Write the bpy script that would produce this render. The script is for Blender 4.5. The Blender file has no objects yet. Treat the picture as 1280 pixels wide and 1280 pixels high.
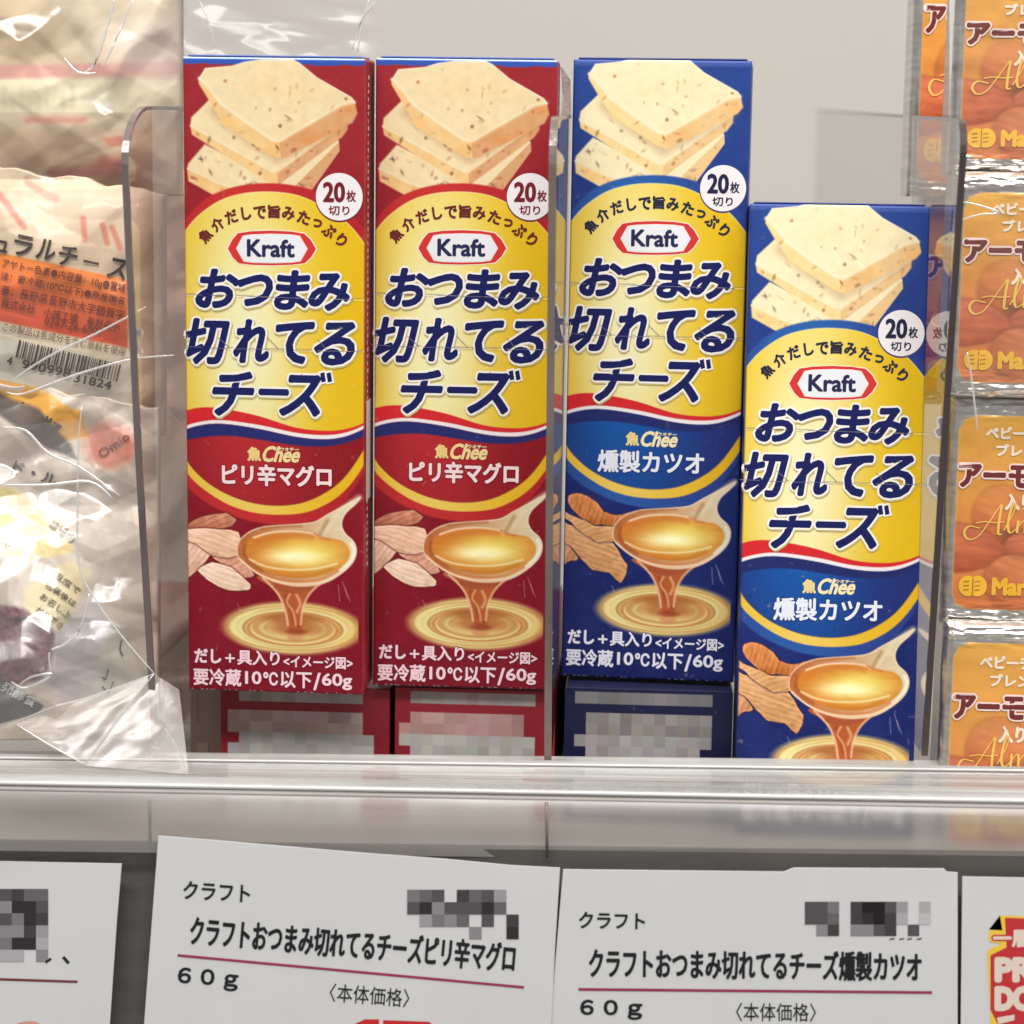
import bpy, bmesh, math, random
import numpy as np
from mathutils import Vector, Matrix

# ------------------------------------------------------------------ camera
SC = bpy.context.scene
COL = SC.collection
FPX = 2920.0
YAW, PITCH, ROLL = math.radians(3.2), 0.14330, 0.015806
CAM = np.array([0.0, -0.6, 0.1688])
_F = np.array([-math.sin(YAW) * math.cos(PITCH), math.cos(YAW) * math.cos(PITCH), -math.sin(PITCH)])
_R = np.array([math.cos(YAW), math.sin(YAW), 0.0])
_U = np.cross(_R, _F)
_R2 = _R + ROLL * _U; _R2 /= np.linalg.norm(_R2)
_U2 = np.cross(_R2, _F)
cd = bpy.data.cameras.new('camera')
cam = bpy.data.objects.new('camera', cd)
COL.objects.link(cam)
cd.sensor_width = 36; cd.lens = 36 * FPX / 1280
cd.clip_start = 0.01; cd.clip_end = 50
cd.dof.use_dof = True; cd.dof.focus_distance = 0.6; cd.dof.aperture_fstop = 16
cam.matrix_world = Matrix(((_R2[0], _U2[0], -_F[0], CAM[0]), (_R2[1], _U2[1], -_F[1], CAM[1]),
                           (_R2[2], _U2[2], -_F[2], CAM[2]), (0, 0, 0, 1)))
SC.camera = cam
SC.render.resolution_x = SC.render.resolution_y = 1024

# ------------------------------------------------------------------ light
w = bpy.data.worlds.new('World'); SC.world = w; w.use_nodes = True
w.node_tree.nodes['Background'].inputs[0].default_value = (0.99, 0.98, 0.97, 1)
w.node_tree.nodes['Background'].inputs[1].default_value = 0.29


def area(name, loc, target, sx, sy, power, col=(1, 0.975, 0.94)):
    l = bpy.data.lights.new(name, 'AREA'); l.shape = 'RECTANGLE'; l.size = sx; l.size_y = sy
    l.energy = power; l.color = col
    o = bpy.data.objects.new(name, l); COL.objects.link(o); o.location = loc
    o.rotation_euler = (Vector(target) - Vector(loc)).to_track_quat('-Z', 'Y').to_euler()
    return o


area('ceiling_light', (-0.1, -1.3, 1.9), (0, 0, 0.1), 2.2, 0.35, 46)
area('ceiling_light', (0.9, -0.7, 1.7), (0, 0, 0.1), 0.25, 1.6, 12)
area('shelf_light', (0.0, -0.12, 0.55), (0, 0.15, 0.1), 1.1, 0.05, 1.5)
SC.view_settings.view_transform = 'Standard'
SC.view_settings.look = 'None'
SC.view_settings.exposure = 0.24
SC.view_settings.gamma = 1.0

RNG = np.random.RandomState(7)
random.seed(5)


# ------------------------------------------------------------------ helpers
def ray(u, v):
    return _F * FPX + _R2 * (u - 640) - _U2 * (v - 640)


def at(u, v, Y=0.0):                       # the world point on the upright plane Y
    d = ray(u, v)
    return CAM + d * ((Y - CAM[1]) / d[1])


def atz(u, v, z):                          # the world point at height z
    d = ray(u, v)
    return CAM + d * ((z - CAM[2]) / d[2])


def proj(P):
    d = np.asarray(P) - CAM
    z = d @ _F
    return 640 + FPX * (d @ _R2) / z, 640 - FPX * (d @ _U2) / z


def lin(c):
    c = np.asarray(c, float) / 255.0
    return np.where(c <= 0.04045, c / 12.92, ((c + 0.055) / 1.055) ** 2.4)


_mats = {}


def nodes_of(name):
    m = bpy.data.materials.new(name); m.use_nodes = True
    nt = m.node_tree
    return m, nt, nt.nodes['Principled BSDF'], nt.nodes['Material Output']


def bump(nt, bsdf, scale, strength, dist=0.001, detail=3, stretch=None):
    tc = nt.nodes.new('ShaderNodeTexCoord'); no = nt.nodes.new('ShaderNodeTexNoise'); bu = nt.nodes.new('ShaderNodeBump')
    no.inputs['Scale'].default_value = scale; no.inputs['Detail'].default_value = detail
    src = tc.outputs['Object']
    if stretch:
        mp = nt.nodes.new('ShaderNodeMapping'); mp.inputs['Scale'].default_value = stretch
        nt.links.new(src, mp.inputs[0]); src = mp.outputs[0]
    nt.links.new(src, no.inputs['Vector']); nt.links.new(no.outputs['Fac'], bu.inputs['Height'])
    bu.inputs['Strength'].default_value = strength; bu.inputs['Distance'].default_value = dist
    nt.links.new(bu.outputs[0], bsdf.inputs['Normal'])
    return no


def flat(name, rgb, rough=0.5, metal=0.0, bscale=0, bstr=0.1, var=0.06, vscale=60, spec=0.5, bdist=0.001, stretch=None):
    key = (name, tuple(rgb))
    if key in _mats: return _mats[key]
    m, nt, b, out = nodes_of(name)
    l = lin(rgb)
    tc = nt.nodes.new('ShaderNodeTexCoord'); no = nt.nodes.new('ShaderNodeTexNoise')
    no.inputs['Scale'].default_value = vscale; no.inputs['Detail'].default_value = 4
    src = tc.outputs['Object']
    if stretch:
        mp = nt.nodes.new('ShaderNodeMapping'); mp.inputs['Scale'].default_value = stretch
        nt.links.new(src, mp.inputs[0]); src = mp.outputs[0]
    rp = nt.nodes.new('ShaderNodeValToRGB')
    rp.color_ramp.elements[0].position = 0.3; rp.color_ramp.elements[1].position = 0.7
    rp.color_ramp.elements[0].color = (*[float(x * (1 - var)) for x in l], 1)
    rp.color_ramp.elements[1].color = (*[float(min(1, x * (1 + var))) for x in l], 1)
    nt.links.new(src, no.inputs['Vector']); nt.links.new(no.outputs['Fac'], rp.inputs[0])
    nt.links.new(rp.outputs[0], b.inputs['Base Color'])
    b.inputs['Roughness'].default_value = rough; b.inputs['Metallic'].default_value = metal
    b.inputs['Specular IOR Level'].default_value = spec
    if bscale: bump(nt, b, bscale, bstr, bdist, stretch=stretch)
    _mats[key] = m
    return m


def ink(rgb, rough=0.38):
    key = ('ink', tuple(rgb), rough)
    if key in _mats: return _mats[key]
    m, nt, b, out = nodes_of('printed_ink')
    b.inputs['Base Color'].default_value = (*[float(x) for x in lin(rgb)], 1)
    b.inputs['Roughness'].default_value = rough; b.inputs['Specular IOR Level'].default_value = .25
    bump(nt, b, 900, 0.08, 0.0003)
    _mats[key] = m
    return m


def vcol(name, rough=0.38, bscale=900, bstr=0.1, bdist=0.0003, grain=0.05, coat=0.0, metal_attr=False, trans=0.0):
    if name in _mats: return _mats[name]
    m, nt, b, out = nodes_of(name)
    a = nt.nodes.new('ShaderNodeVertexColor'); a.layer_name = 'col'
    tc = nt.nodes.new('ShaderNodeTexCoord'); no = nt.nodes.new('ShaderNodeTexNoise')
    no.inputs['Scale'].default_value = 2600; no.inputs['Detail'].default_value = 2
    mr = nt.nodes.new('ShaderNodeMapRange'); mr.inputs[3].default_value = 1 - grain * 2; mr.inputs[4].default_value = 1 + grain * 2
    mx = nt.nodes.new('ShaderNodeVectorMath'); mx.operation = 'SCALE'
    nt.links.new(tc.outputs['Object'], no.inputs['Vector']); nt.links.new(no.outputs['Fac'], mr.inputs[0])
    nt.links.new(a.outputs['Color'], mx.inputs[0]); nt.links.new(mr.outputs[0], mx.inputs['Scale'])
    oi = nt.nodes.new('ShaderNodeObjectInfo'); va = nt.nodes.new('ShaderNodeVectorMath'); va.operation = 'ADD'
    n3 = nt.nodes.new('ShaderNodeTexNoise'); n3.inputs['Scale'].default_value = 420; n3.inputs['Detail'].default_value = 3
    r3 = nt.nodes.new('ShaderNodeMapRange'); r3.inputs[1].default_value = .68; r3.inputs[2].default_value = .80; r3.inputs[4].default_value = .13
    mc = nt.nodes.new('ShaderNodeMix'); mc.data_type = 'RGBA'; mc.inputs[7].default_value = (.75, .73, .72, 1)
    nt.links.new(tc.outputs['Object'], va.inputs[0]); nt.links.new(oi.outputs['Random'], va.inputs[1]); nt.links.new(va.outputs[0], n3.inputs['Vector'])
    nt.links.new(n3.outputs['Fac'], r3.inputs[0]); nt.links.new(r3.outputs[0], mc.inputs[0]); nt.links.new(mx.outputs[0], mc.inputs[6])
    nt.links.new(mc.outputs[2], b.inputs['Base Color'])
    b.inputs['Roughness'].default_value = rough
    b.inputs['Coat Weight'].default_value = coat
    b.inputs['Specular IOR Level'].default_value = .5 if coat else .22
    b.inputs['Coat Roughness'].default_value = 0.12
    if metal_attr: nt.links.new(a.outputs['Alpha'], b.inputs['Metallic'])
    bump(nt, b, bscale, bstr, bdist)
    _mats[name] = m
    return m


def clear(name, tint=(0.93, 0.93, 0.93), ior=1.5, rough=0.02, haze=0.0, hazecol=(0.8, 0.78, 0.75), boost=0.0,
          bscale=0, bstr=0.3, bdist=0.002, stretch=None, hscale=0, blur=0.0):
    """clear plastic: see-through, mirrors more at a glancing angle, optional milky haze"""
    if name in _mats: return _mats[name]
    m, nt, b, out = nodes_of(name)
    nt.nodes.remove(b)
    tr = nt.nodes.new('ShaderNodeBsdfTransparent'); tr.inputs[0].default_value = (*tint, 1)
    if blur:
        rf = nt.nodes.new('ShaderNodeBsdfRefraction'); rf.inputs[0].default_value = (*tint, 1)
        rf.inputs['Roughness'].default_value = blur; rf.inputs['IOR'].default_value = 1.12
        mxb = nt.nodes.new('ShaderNodeMixShader'); mxb.inputs[0].default_value = .8
        nt.links.new(tr.outputs[0], mxb.inputs[1]); nt.links.new(rf.outputs[0], mxb.inputs[2]); tr = mxb
    gl = nt.nodes.new('ShaderNodeBsdfGlossy'); gl.inputs['Roughness'].default_value = rough
    fr = nt.nodes.new('ShaderNodeFresnel'); fr.inputs['IOR'].default_value = ior
    di = nt.nodes.new('ShaderNodeBsdfDiffuse'); di.inputs[0].default_value = (*hazecol, 1)
    m1 = nt.nodes.new('ShaderNodeMixShader'); m2 = nt.nodes.new('ShaderNodeMixShader')
    m1.inputs[0].default_value = haze
    nt.links.new(tr.outputs[0], m1.inputs[1]); nt.links.new(di.outputs[0], m1.inputs[2])
    ad = nt.nodes.new('ShaderNodeMath'); ad.operation = 'ADD'; ad.inputs[1].default_value = boost; ad.use_clamp = True
    nt.links.new(fr.outputs[0], ad.inputs[0])
    ge = nt.nodes.new('ShaderNodeNewGeometry'); sb = nt.nodes.new('ShaderNodeMath'); sb.operation = 'SUBTRACT'; sb.inputs[0].default_value = 1
    mu = nt.nodes.new('ShaderNodeMath'); mu.operation = 'MULTIPLY'
    nt.links.new(ge.outputs['Backfacing'], sb.inputs[1]); nt.links.new(sb.outputs[0], mu.inputs[0])
    nt.links.new(ad.outputs[0], mu.inputs[1]); nt.links.new(mu.outputs[0], m2.inputs[0])
    nt.links.new(m1.outputs[0], m2.inputs[1]); nt.links.new(gl.outputs[0], m2.inputs[2])
    nt.links.new(m2.outputs[0], out.inputs['Surface'])
    tc = nt.nodes.new('ShaderNodeTexCoord')
    if bscale:
        no = nt.nodes.new('ShaderNodeTexNoise'); bu = nt.nodes.new('ShaderNodeBump')
        no.inputs['Scale'].default_value = bscale; no.inputs['Detail'].default_value = 3
        src = tc.outputs['Object']
        if stretch:
            mp = nt.nodes.new('ShaderNodeMapping'); mp.inputs['Scale'].default_value = stretch
            nt.links.new(src, mp.inputs[0]); src = mp.outputs[0]
        nt.links.new(src, no.inputs['Vector']); nt.links.new(no.outputs['Fac'], bu.inputs['Height'])
        bu.inputs['Strength'].default_value = bstr; bu.inputs['Distance'].default_value = bdist
        for n in (gl, fr, di): nt.links.new(bu.outputs[0], n.inputs['Normal'])
    if hscale:
        n2 = nt.nodes.new('ShaderNodeTexNoise'); n2.inputs['Scale'].default_value = hscale; n2.inputs['Detail'].default_value = 5
        mr = nt.nodes.new('ShaderNodeMapRange'); mr.inputs[1].default_value = 0.35; mr.inputs[2].default_value = 0.7
        mr.inputs[3].default_value = haze * 0.55; mr.inputs[4].default_value = min(1, haze * 1.5)
        src = tc.outputs['Object']
        if stretch:
            mp = nt.nodes.new('ShaderNodeMapping'); mp.inputs['Scale'].default_value = stretch
            nt.links.new(src, mp.inputs[0]); src = mp.outputs[0]
        nt.links.new(src, n2.inputs['Vector']); nt.links.new(n2.outputs['Fac'], mr.inputs[0]); nt.links.new(mr.outputs[0], m1.inputs[0])
    _mats[name] = m
    return m


def mesh_obj(name, verts, faces, mat, parent=None, smooth=False, cols=None):
    me = bpy.data.meshes.new(name)
    me.from_pydata([tuple(map(float, v)) for v in verts], [], faces)
    me.materials.append(mat)
    if smooth: me.polygons.foreach_set('use_smooth', [True] * len(me.polygons))
    if cols is not None:
        ca = me.color_attributes.new('col', 'FLOAT_COLOR', 'POINT')
        ca.data.foreach_set('color', np.asarray(cols, np.float32).ravel())
    o = bpy.data.objects.new(name, me); COL.objects.link(o); o.parent = parent
    return o


def grid_obj(name, P, mat, parent=None, cols=None, smooth=True, close_back=None):
    """P: (ny, nx, 3) array of points; cols (ny,nx,3|4) linear"""
    ny, nx = P.shape[:2]
    V = P.reshape(-1, 3)
    i = np.arange(ny * nx).reshape(ny, nx)
    q = np.stack([i[:-1, :-1], i[1:, :-1], i[1:, 1:], i[:-1, 1:]], -1).reshape(-1, 4)
    if close_back is not None:          # a back sheet, joined round the rim
        B = V + np.asarray(close_back)
        n = len(V)
        back = (q + n)[:, ::-1]
        rim = np.concatenate([i[0, :], i[1:, -1], i[-1, -2::-1], i[-2:0:-1, 0]])
        r2 = np.roll(rim, -1)
        side = np.stack([rim, r2, r2 + n, rim + n], -1)
        V = np.concatenate([V, B]); q = np.concatenate([q, back, side])
        if cols is not None: cols = np.concatenate([cols.reshape(n, -1)] * 2)
    me = bpy.data.meshes.new(name)
    me.vertices.add(len(V)); me.vertices.foreach_set('co', V.astype(np.float32).ravel())
    me.loops.add(q.size); me.loops.foreach_set('vertex_index', q.astype(np.int32).ravel())
    me.polygons.add(len(q))
    me.polygons.foreach_set('loop_start', np.arange(0, q.size, 4, dtype=np.int32))
    me.polygons.foreach_set('use_smooth', np.full(len(q), smooth))
    me.update(calc_edges=True)
    me.materials.append(mat)
    if cols is not None:
        c = cols.reshape(len(V), -1)
        if c.shape[1] == 3: c = np.concatenate([c, np.ones((len(V), 1)) * 0], 1)
        ca = me.color_attributes.new('col', 'FLOAT_COLOR', 'POINT')
        ca.data.foreach_set('color', c.astype(np.float32).ravel())
    o = bpy.data.objects.new(name, me); COL.objects.link(o); o.parent = parent
    return o


def box_mesh(name, lo, hi, mat, parent=None, bev=0.0, seg=2):
    bm = bmesh.new(); bmesh.ops.create_cube(bm, size=1)
    lo = Vector(lo); hi = Vector(hi)
    for v in bm.verts: v.co = Vector([(lo[k] + hi[k]) / 2 + v.co[k] * (hi[k] - lo[k]) for k in range(3)])
    if bev: bmesh.ops.bevel(bm, geom=bm.edges[:], offset=bev, segments=seg, affect='EDGES', profile=0.5)
    me = bpy.data.meshes.new(name); bm.to_mesh(me); bm.free(); me.materials.append(mat)
    o = bpy.data.objects.new(name, me); COL.objects.link(o); o.parent = parent
    return o


def empty(name, loc, label=None, cat=None, group=None, rz=0, rx=0):
    o = bpy.data.objects.new(name, None); COL.objects.link(o); o.location = loc
    o.rotation_euler = (rx, 0, rz); o.empty_display_size = 0.01
    tag(o, label, cat, group)
    return o


def tag(o, label=None, cat=None, group=None, kind=None):
    for k, v in (('label', label), ('category', cat), ('group', group), ('kind', kind)):
        if v: o[k] = v
    return o


def tube(name, pts, r, mat, parent=None, n=6, closed=False):
    pts = [np.asarray(p, float) for p in pts]
    V, Fc = [], []
    for i, p in enumerate(pts):
        a = pts[max(0, i - 1)]; b = pts[min(len(pts) - 1, i + 1)]
        t = (b - a) / (np.linalg.norm(b - a) + 1e-12)
        s = np.cross(t, [0, 0, 1.0]) if abs(t[2]) < 0.9 else np.cross(t, [1.0, 0, 0])
        s /= np.linalg.norm(s); q = np.cross(t, s)
        rr = r[i] if hasattr(r, '__len__') else r
        for k in range(n):
            a_ = 2 * math.pi * k / n
            V.append(p + rr * (math.cos(a_) * s + math.sin(a_) * q))
    for i in range(len(pts) - 1):
        for k in range(n):
            Fc.append((i * n + k, i * n + (k + 1) % n, (i + 1) * n + (k + 1) % n, (i + 1) * n + k))
    Fc.append(tuple(range(n))[::-1]); Fc.append(tuple((len(pts) - 1) * n + k for k in range(n)))
    return mesh_obj(name, V, Fc, mat, parent, True)


def smooth_pts(pts, closed=True, k=5):
    P = np.asarray(pts, float); n = len(P); out = []
    rng = range(n if closed else n - 1)
    for i in rng:
        if closed: p0, p1, p2, p3 = P[i - 1], P[i], P[(i + 1) % n], P[(i + 2) % n]
        else: p0, p1, p2, p3 = P[max(i - 1, 0)], P[i], P[i + 1], P[min(i + 2, n - 1)]
        for j in range(k):
            t = j / k
            out.append(0.5 * ((2 * p1) + (-p0 + p2) * t + (2 * p0 - 5 * p1 + 4 * p2 - p3) * t * t + (-p0 + 3 * p1 - 3 * p2 + p3) * t ** 3))
    if not closed: out.append(P[-1])
    return np.array(out)


# ---- smooth value noise, any array of coordinates
_tab = np.random.RandomState(3).rand(256, 256)


def vnoise(x, y, oct=3):
    x = np.asarray(x, float); y = np.asarray(y, float)
    s = 0; amp = 1; tot = 0
    for o in range(oct):
        xi = np.floor(x).astype(int); yi = np.floor(y).astype(int)
        fx = x - xi; fy = y - yi; fx = fx * fx * (3 - 2 * fx); fy = fy * fy * (3 - 2 * fy)
        a = _tab[yi & 255, xi & 255]; b = _tab[yi & 255, (xi + 1) & 255]
        c = _tab[(yi + 1) & 255, xi & 255]; d = _tab[(yi + 1) & 255, (xi + 1) & 255]
        s = s + amp * ((a * (1 - fx) + b * fx) * (1 - fy) + (c * (1 - fx) + d * fx) * fy); tot += amp
        amp *= 0.5; x = x * 2.03 + 17.1; y = y * 2.03 + 5.7
    return s / tot * 2 - 1


class Canvas:
    """print on a fine mesh: every vertex gets an ink colour (sRGB 0-255 until the end)"""
    def __init__(s, x0, x1, y0, y1, step):
        s.nx = int(round((x1 - x0) / step)) + 1; s.ny = int(round((y1 - y0) / step)) + 1
        s.X, s.Y = np.meshgrid(np.linspace(x0, x1, s.nx), np.linspace(y0, y1, s.ny))
        s.img = np.zeros((s.ny, s.nx, 3)); s.a = np.zeros((s.ny, s.nx)); s.step = step

    def put(s, mask, color, alpha=1.0):
        m = (np.clip(mask, 0, 1) * alpha)[..., None]
        s.img = s.img * (1 - m) + np.asarray(color, float) * m

    def sdf(s, pts):
        P = np.asarray(pts, float); d = np.full(s.X.shape, 1e9); ins = np.zeros(s.X.shape, bool)
        n = len(P)
        for i in range(n):
            a = P[i]; b = P[(i + 1) % n]; e = b - a
            wx = s.X - a[0]; wy = s.Y - a[1]
            t = np.clip((wx * e[0] + wy * e[1]) / (e @ e + 1e-12), 0, 1)
            d = np.minimum(d, np.hypot(wx - t * e[0], wy - t * e[1]))
            if a[1] != b[1]:
                c = ((a[1] > s.Y) != (b[1] > s.Y)) & (s.X < (b[0] - a[0]) * (s.Y - a[1]) / (b[1] - a[1]) + a[0])
                ins ^= c
        return np.where(ins, d, -d)

    def poly(s, pts, color, alpha=1.0, soft=0.8, smooth=0, edge=None, ew=1.2):
        if smooth: pts = smooth_pts(pts, True, smooth)
        d = s.sdf(pts)
        s.put(d / soft + 0.5, color, alpha)
        if edge is not None: s.put(1 - np.abs(d) / ew, edge, alpha)
        return d

    def line(s, pts, wd, color, alpha=1.0, soft=0.8, smooth=0):
        P = np.asarray(pts, float)
        if smooth: P = smooth_pts(P, False, smooth)
        d = np.full(s.X.shape, 1e9)
        for a, b in zip(P[:-1], P[1:]):
            e = b - a; wx = s.X - a[0]; wy = s.Y - a[1]
            t = np.clip((wx * e[0] + wy * e[1]) / (e @ e + 1e-12), 0, 1)
            d = np.minimum(d, np.hypot(wx - t * e[0], wy - t * e[1]))
        s.put((wd / 2 - d) / soft + 0.5, color, alpha)

    def ell(s, cx, cy, rx, ry, color, alpha=1.0, soft=0.8, rot=0):
        c, q = math.cos(rot), math.sin(rot)
        x = (s.X - cx) * c + (s.Y - cy) * q; y = -(s.X - cx) * q + (s.Y - cy) * c
        r = np.sqrt((x / rx) ** 2 + (y / ry) ** 2)
        s.put((1 - r) * min(rx, ry) / soft + 0.5, color, alpha)

    def ring(s, cx, cy, rx, ry, wd, color, alpha=1.0, soft=1.0):
        r = np.sqrt(((s.X - cx) / rx) ** 2 + ((s.Y - cy) / ry) ** 2)
        s.put((wd / 2 - np.abs(r - 1) * (rx + ry) / 2) / soft + 0.5, color, alpha)

    def lin(s):
        return lin(np.clip(s.img, 0, 255))


# ---- letters: glyph shapes as thin raised ink
_glyph = {}


def glyph(s, shear=0.0):
    k = (s, shear)
    if k in _glyph: return _glyph[k]
    c = bpy.data.curves.new('lettering', 'FONT'); c.body = s; c.size = 1; c.shear = shear; c.resolution_u = 3
    o = bpy.data.objects.new('lettering', c); COL.objects.link(o)
    dg = bpy.context.evaluated_depsgraph_get()
    me = bpy.data.meshes.new_from_object(o.evaluated_get(dg))
    V = np.zeros(len(me.vertices) * 3); me.vertices.foreach_get('co', V); V = V.reshape(-1, 3)[:, :2]
    Fc = [tuple(p.vertices) for p in me.polygons]
    bpy.data.objects.remove(o); bpy.data.curves.remove(c); bpy.data.meshes.remove(me)
    _glyph[k] = (V, Fc)
    return _glyph[k]


class Ink:
    """collects flat shapes in a 2-D print space (x right, y down); layer = height above the sheet"""
    def __init__(s): s.V = []; s.F = []; s.L = []; s.M = []; s.mats = []; s.eps = 0

    def mi(s, rgb):
        m = ink(rgb)
        if m not in s.mats: s.mats.append(m)
        return s.mats.index(m)

    def add(s, V, Fc, rgb, layer):
        n = len(s.V); k = s.mi(rgb); s.eps = (s.eps + 1) % 14
        for v in V: s.V.append((v[0], v[1], layer + s.eps * 0.03))
        for f in Fc: s.F.append(tuple(i + n for i in f)); s.M.append(k)

    def poly(s, pts, rgb, layer=1, smooth=0):
        if smooth: pts = smooth_pts(pts, True, smooth)
        bm = bmesh.new(); vs = [bm.verts.new((p[0], p[1], 0)) for p in pts]
        f = bm.faces.new(vs); bmesh.ops.triangulate(bm, faces=[f])
        bm.verts.index_update()
        s.add([(v.co.x, v.co.y) for v in bm.verts], [tuple(v.index for v in f.verts) for f in bm.faces], rgb, layer)
        bm.free()

    def text(s, body, rect, rgb, layer=1, shear=0.0, bold=0.0, rot=0.0, outline=None, outline2=None, keep=False):
        """rect = (x0,y0,x1,y1) the inked box of the writing; rot about its centre (radians, clockwise)"""
        V, Fc = glyph(body, shear)
        x0, y0, x1, y1 = rect
        lo = V.min(0); hi = V.max(0); e = hi - lo; e[e == 0] = 1
        W = x1 - x0 - 2 * bold; H = y1 - y0 - 2 * bold
        if keep:                               # keep the letters' own proportions, fit the height
            k = H / e[1]; W = e[0] * k
        P = np.stack([(V[:, 0] - (lo[0] + hi[0]) / 2) / e[0] * W, -(V[:, 1] - (lo[1] + hi[1]) / 2) / e[1] * H], 1)
        c, q = math.cos(rot), math.sin(rot)
        P = np.stack([P[:, 0] * c - P[:, 1] * q, P[:, 0] * q + P[:, 1] * c], 1) + [(x0 + x1) / 2, (y0 + y1) / 2]
        def dil(r, col, lay, off=(0, 0)):
            n = 1 if r <= 0 else (8 if r < 1.2 else 12)
            for k in range(n):
                a = 2 * math.pi * k / n
                s.add(P + [off[0] + r * math.cos(a), off[1] + r * math.sin(a)], Fc, col, lay)
            if r > 1.4:
                for k in range(5):
                    a = 2 * math.pi * k / 5
                    s.add(P + [off[0] + r * .5 * math.cos(a), off[1] + r * .5 * math.sin(a)], Fc, col, lay)
        if outline2: dil(bold + outline2[0], outline2[1], layer - 1.1, outline2[2] if len(outline2) > 2 else (0, 0))
        if outline: dil(bold + outline[0], outline[1], layer - 0.55)
        dil(bold, rgb, layer)

    def build(s, name, to3, parent=None):
        """to3(x, y, h) arrays -> (n,3) points; h in layers"""
        A = np.array(s.V, float)
        P = to3(A[:, 0], A[:, 1], A[:, 2])
        me = bpy.data.meshes.new(name); me.from_pydata([tuple(p) for p in P.tolist()], [], s.F)
        for m in s.mats: me.materials.append(m)
        me.polygons.foreach_set('material_index', s.M); me.update()
        o = bpy.data.objects.new(name, me); COL.objects.link(o); o.parent = parent
        return o


# ================================================================== THE SETTING
wall_m = flat('painted_panel', (183, 179, 174), 0.55, bscale=400, bstr=0.05, var=0.02, vscale=6)
grey_m = flat('shelf_grey', (165, 160, 152), 0.45, bscale=300, bstr=0.05, var=0.03, vscale=20)
dark_m = flat('dark_rail', (86, 82, 79), 0.5, bscale=500, bstr=0.1, var=0.12, vscale=40, stretch=(1, 1, 6))
tag(box_mesh('back_wall', (-0.6, 0.50, -0.3), (0.6, 0.52, 1.0), wall_m), kind='structure')
tag(box_mesh('shelf', (-0.6, -0.045, -0.012), (0.6, 0.4995, 0.0), grey_m), kind='structure')

# ================================================================== CHEESE CARTONS
W_, H_, D_ = 0.046, 0.1625, 0.0175
MM = 0.0002                                  # one print unit on the carton = 0.2 mm
Z0 = 0.1688
BOX = {1: ((-0.117, -0.0075, -0.1345 + Z0), -1.13, -1.43), 2: ((-0.0696, 0.0007, -0.1338 + Z0), 0.26, -1.30),
       3: ((-0.0204, 0.0134, -0.1326 + Z0), -3.61, 0.75), 4: ((0.0263, -0.0059, 0.0005), 1.37, 4.64)}


def face_of(k):
    (x, y, z), rz, ln = BOX[k]; rz = math.radians(rz); ln = math.radians(ln)
    ex = np.array([math.cos(rz), math.sin(rz), 0]); n = np.array([-math.sin(rz), math.cos(rz), 0])
    ez = np.array([0, 0, math.cos(ln)]) + n * math.sin(ln)
    return np.array([x, y, z]), ex, np.cross(ez, ex), ez


def to_face(k, u, v):                        # where on carton k's front a seen point lies, in print units
    B, ex, nn, ez = face_of(k)
    d = ray(u, v); t = ((B - CAM) @ nn) / (d @ nn)
    P = CAM + d * t - B
    return (P @ ex) / MM, (H_ - P @ ez) / MM


SHIFT = [0.0]                                # the red cartons carry the same print a little lower


def conv(k, pts, ox, oy, s):
    d = SHIFT[0] if k != 1 else 0.0
    return [(lambda q: (q[0], q[1] + d))(to_face(k, ox + s * a, oy + s * b)) for a, b in pts]


c6 = lambda p: conv(3, p, 690, 40, .21875)
m5 = lambda p: conv(3, p, 700, 380, .20305)
m6 = lambda p: conv(3, p, 700, 600, .20305)
c8 = lambda p: conv(4, p, 900, 240, .28125)
c3 = lambda p: conv(1, p, 200, 560, .29697)
WU, HU = W_ / MM, H_ / MM                    # 230 x 812.5


def rect_of(f, x0, y0, x1, y1):
    l = f([(x0, (y0 + y1) / 2), (x1, (y0 + y1) / 2), ((x0 + x1) / 2, y0), ((x0 + x1) / 2, y1)])
    return (l[0][0], l[2][1], l[1][0], l[3][1])


def crumple(x, y):                           # the carton front is not dead flat (x,y print units -> metres)
    e = np.minimum(np.minimum(x, WU - x), np.minimum(y, HU - y))
    r = np.clip(e / 3.2, 0, 1)
    return 0.00010 * vnoise(x / 70, y / 90, 2) + 0.0005 * (1 - np.sqrt(1 - (1 - r) ** 2)) \
        - 0.0003 * np.sin(np.pi * np.clip(x / WU, 0, 1)) * np.sin(np.pi * np.clip(y / HU, 0, 1))


def front_xyz(x, y, h):
    yy = crumple(x, y) - 0.00035 - h * 0.00002
    return np.stack([x * MM, yy, H_ - y * MM], -1)


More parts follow.
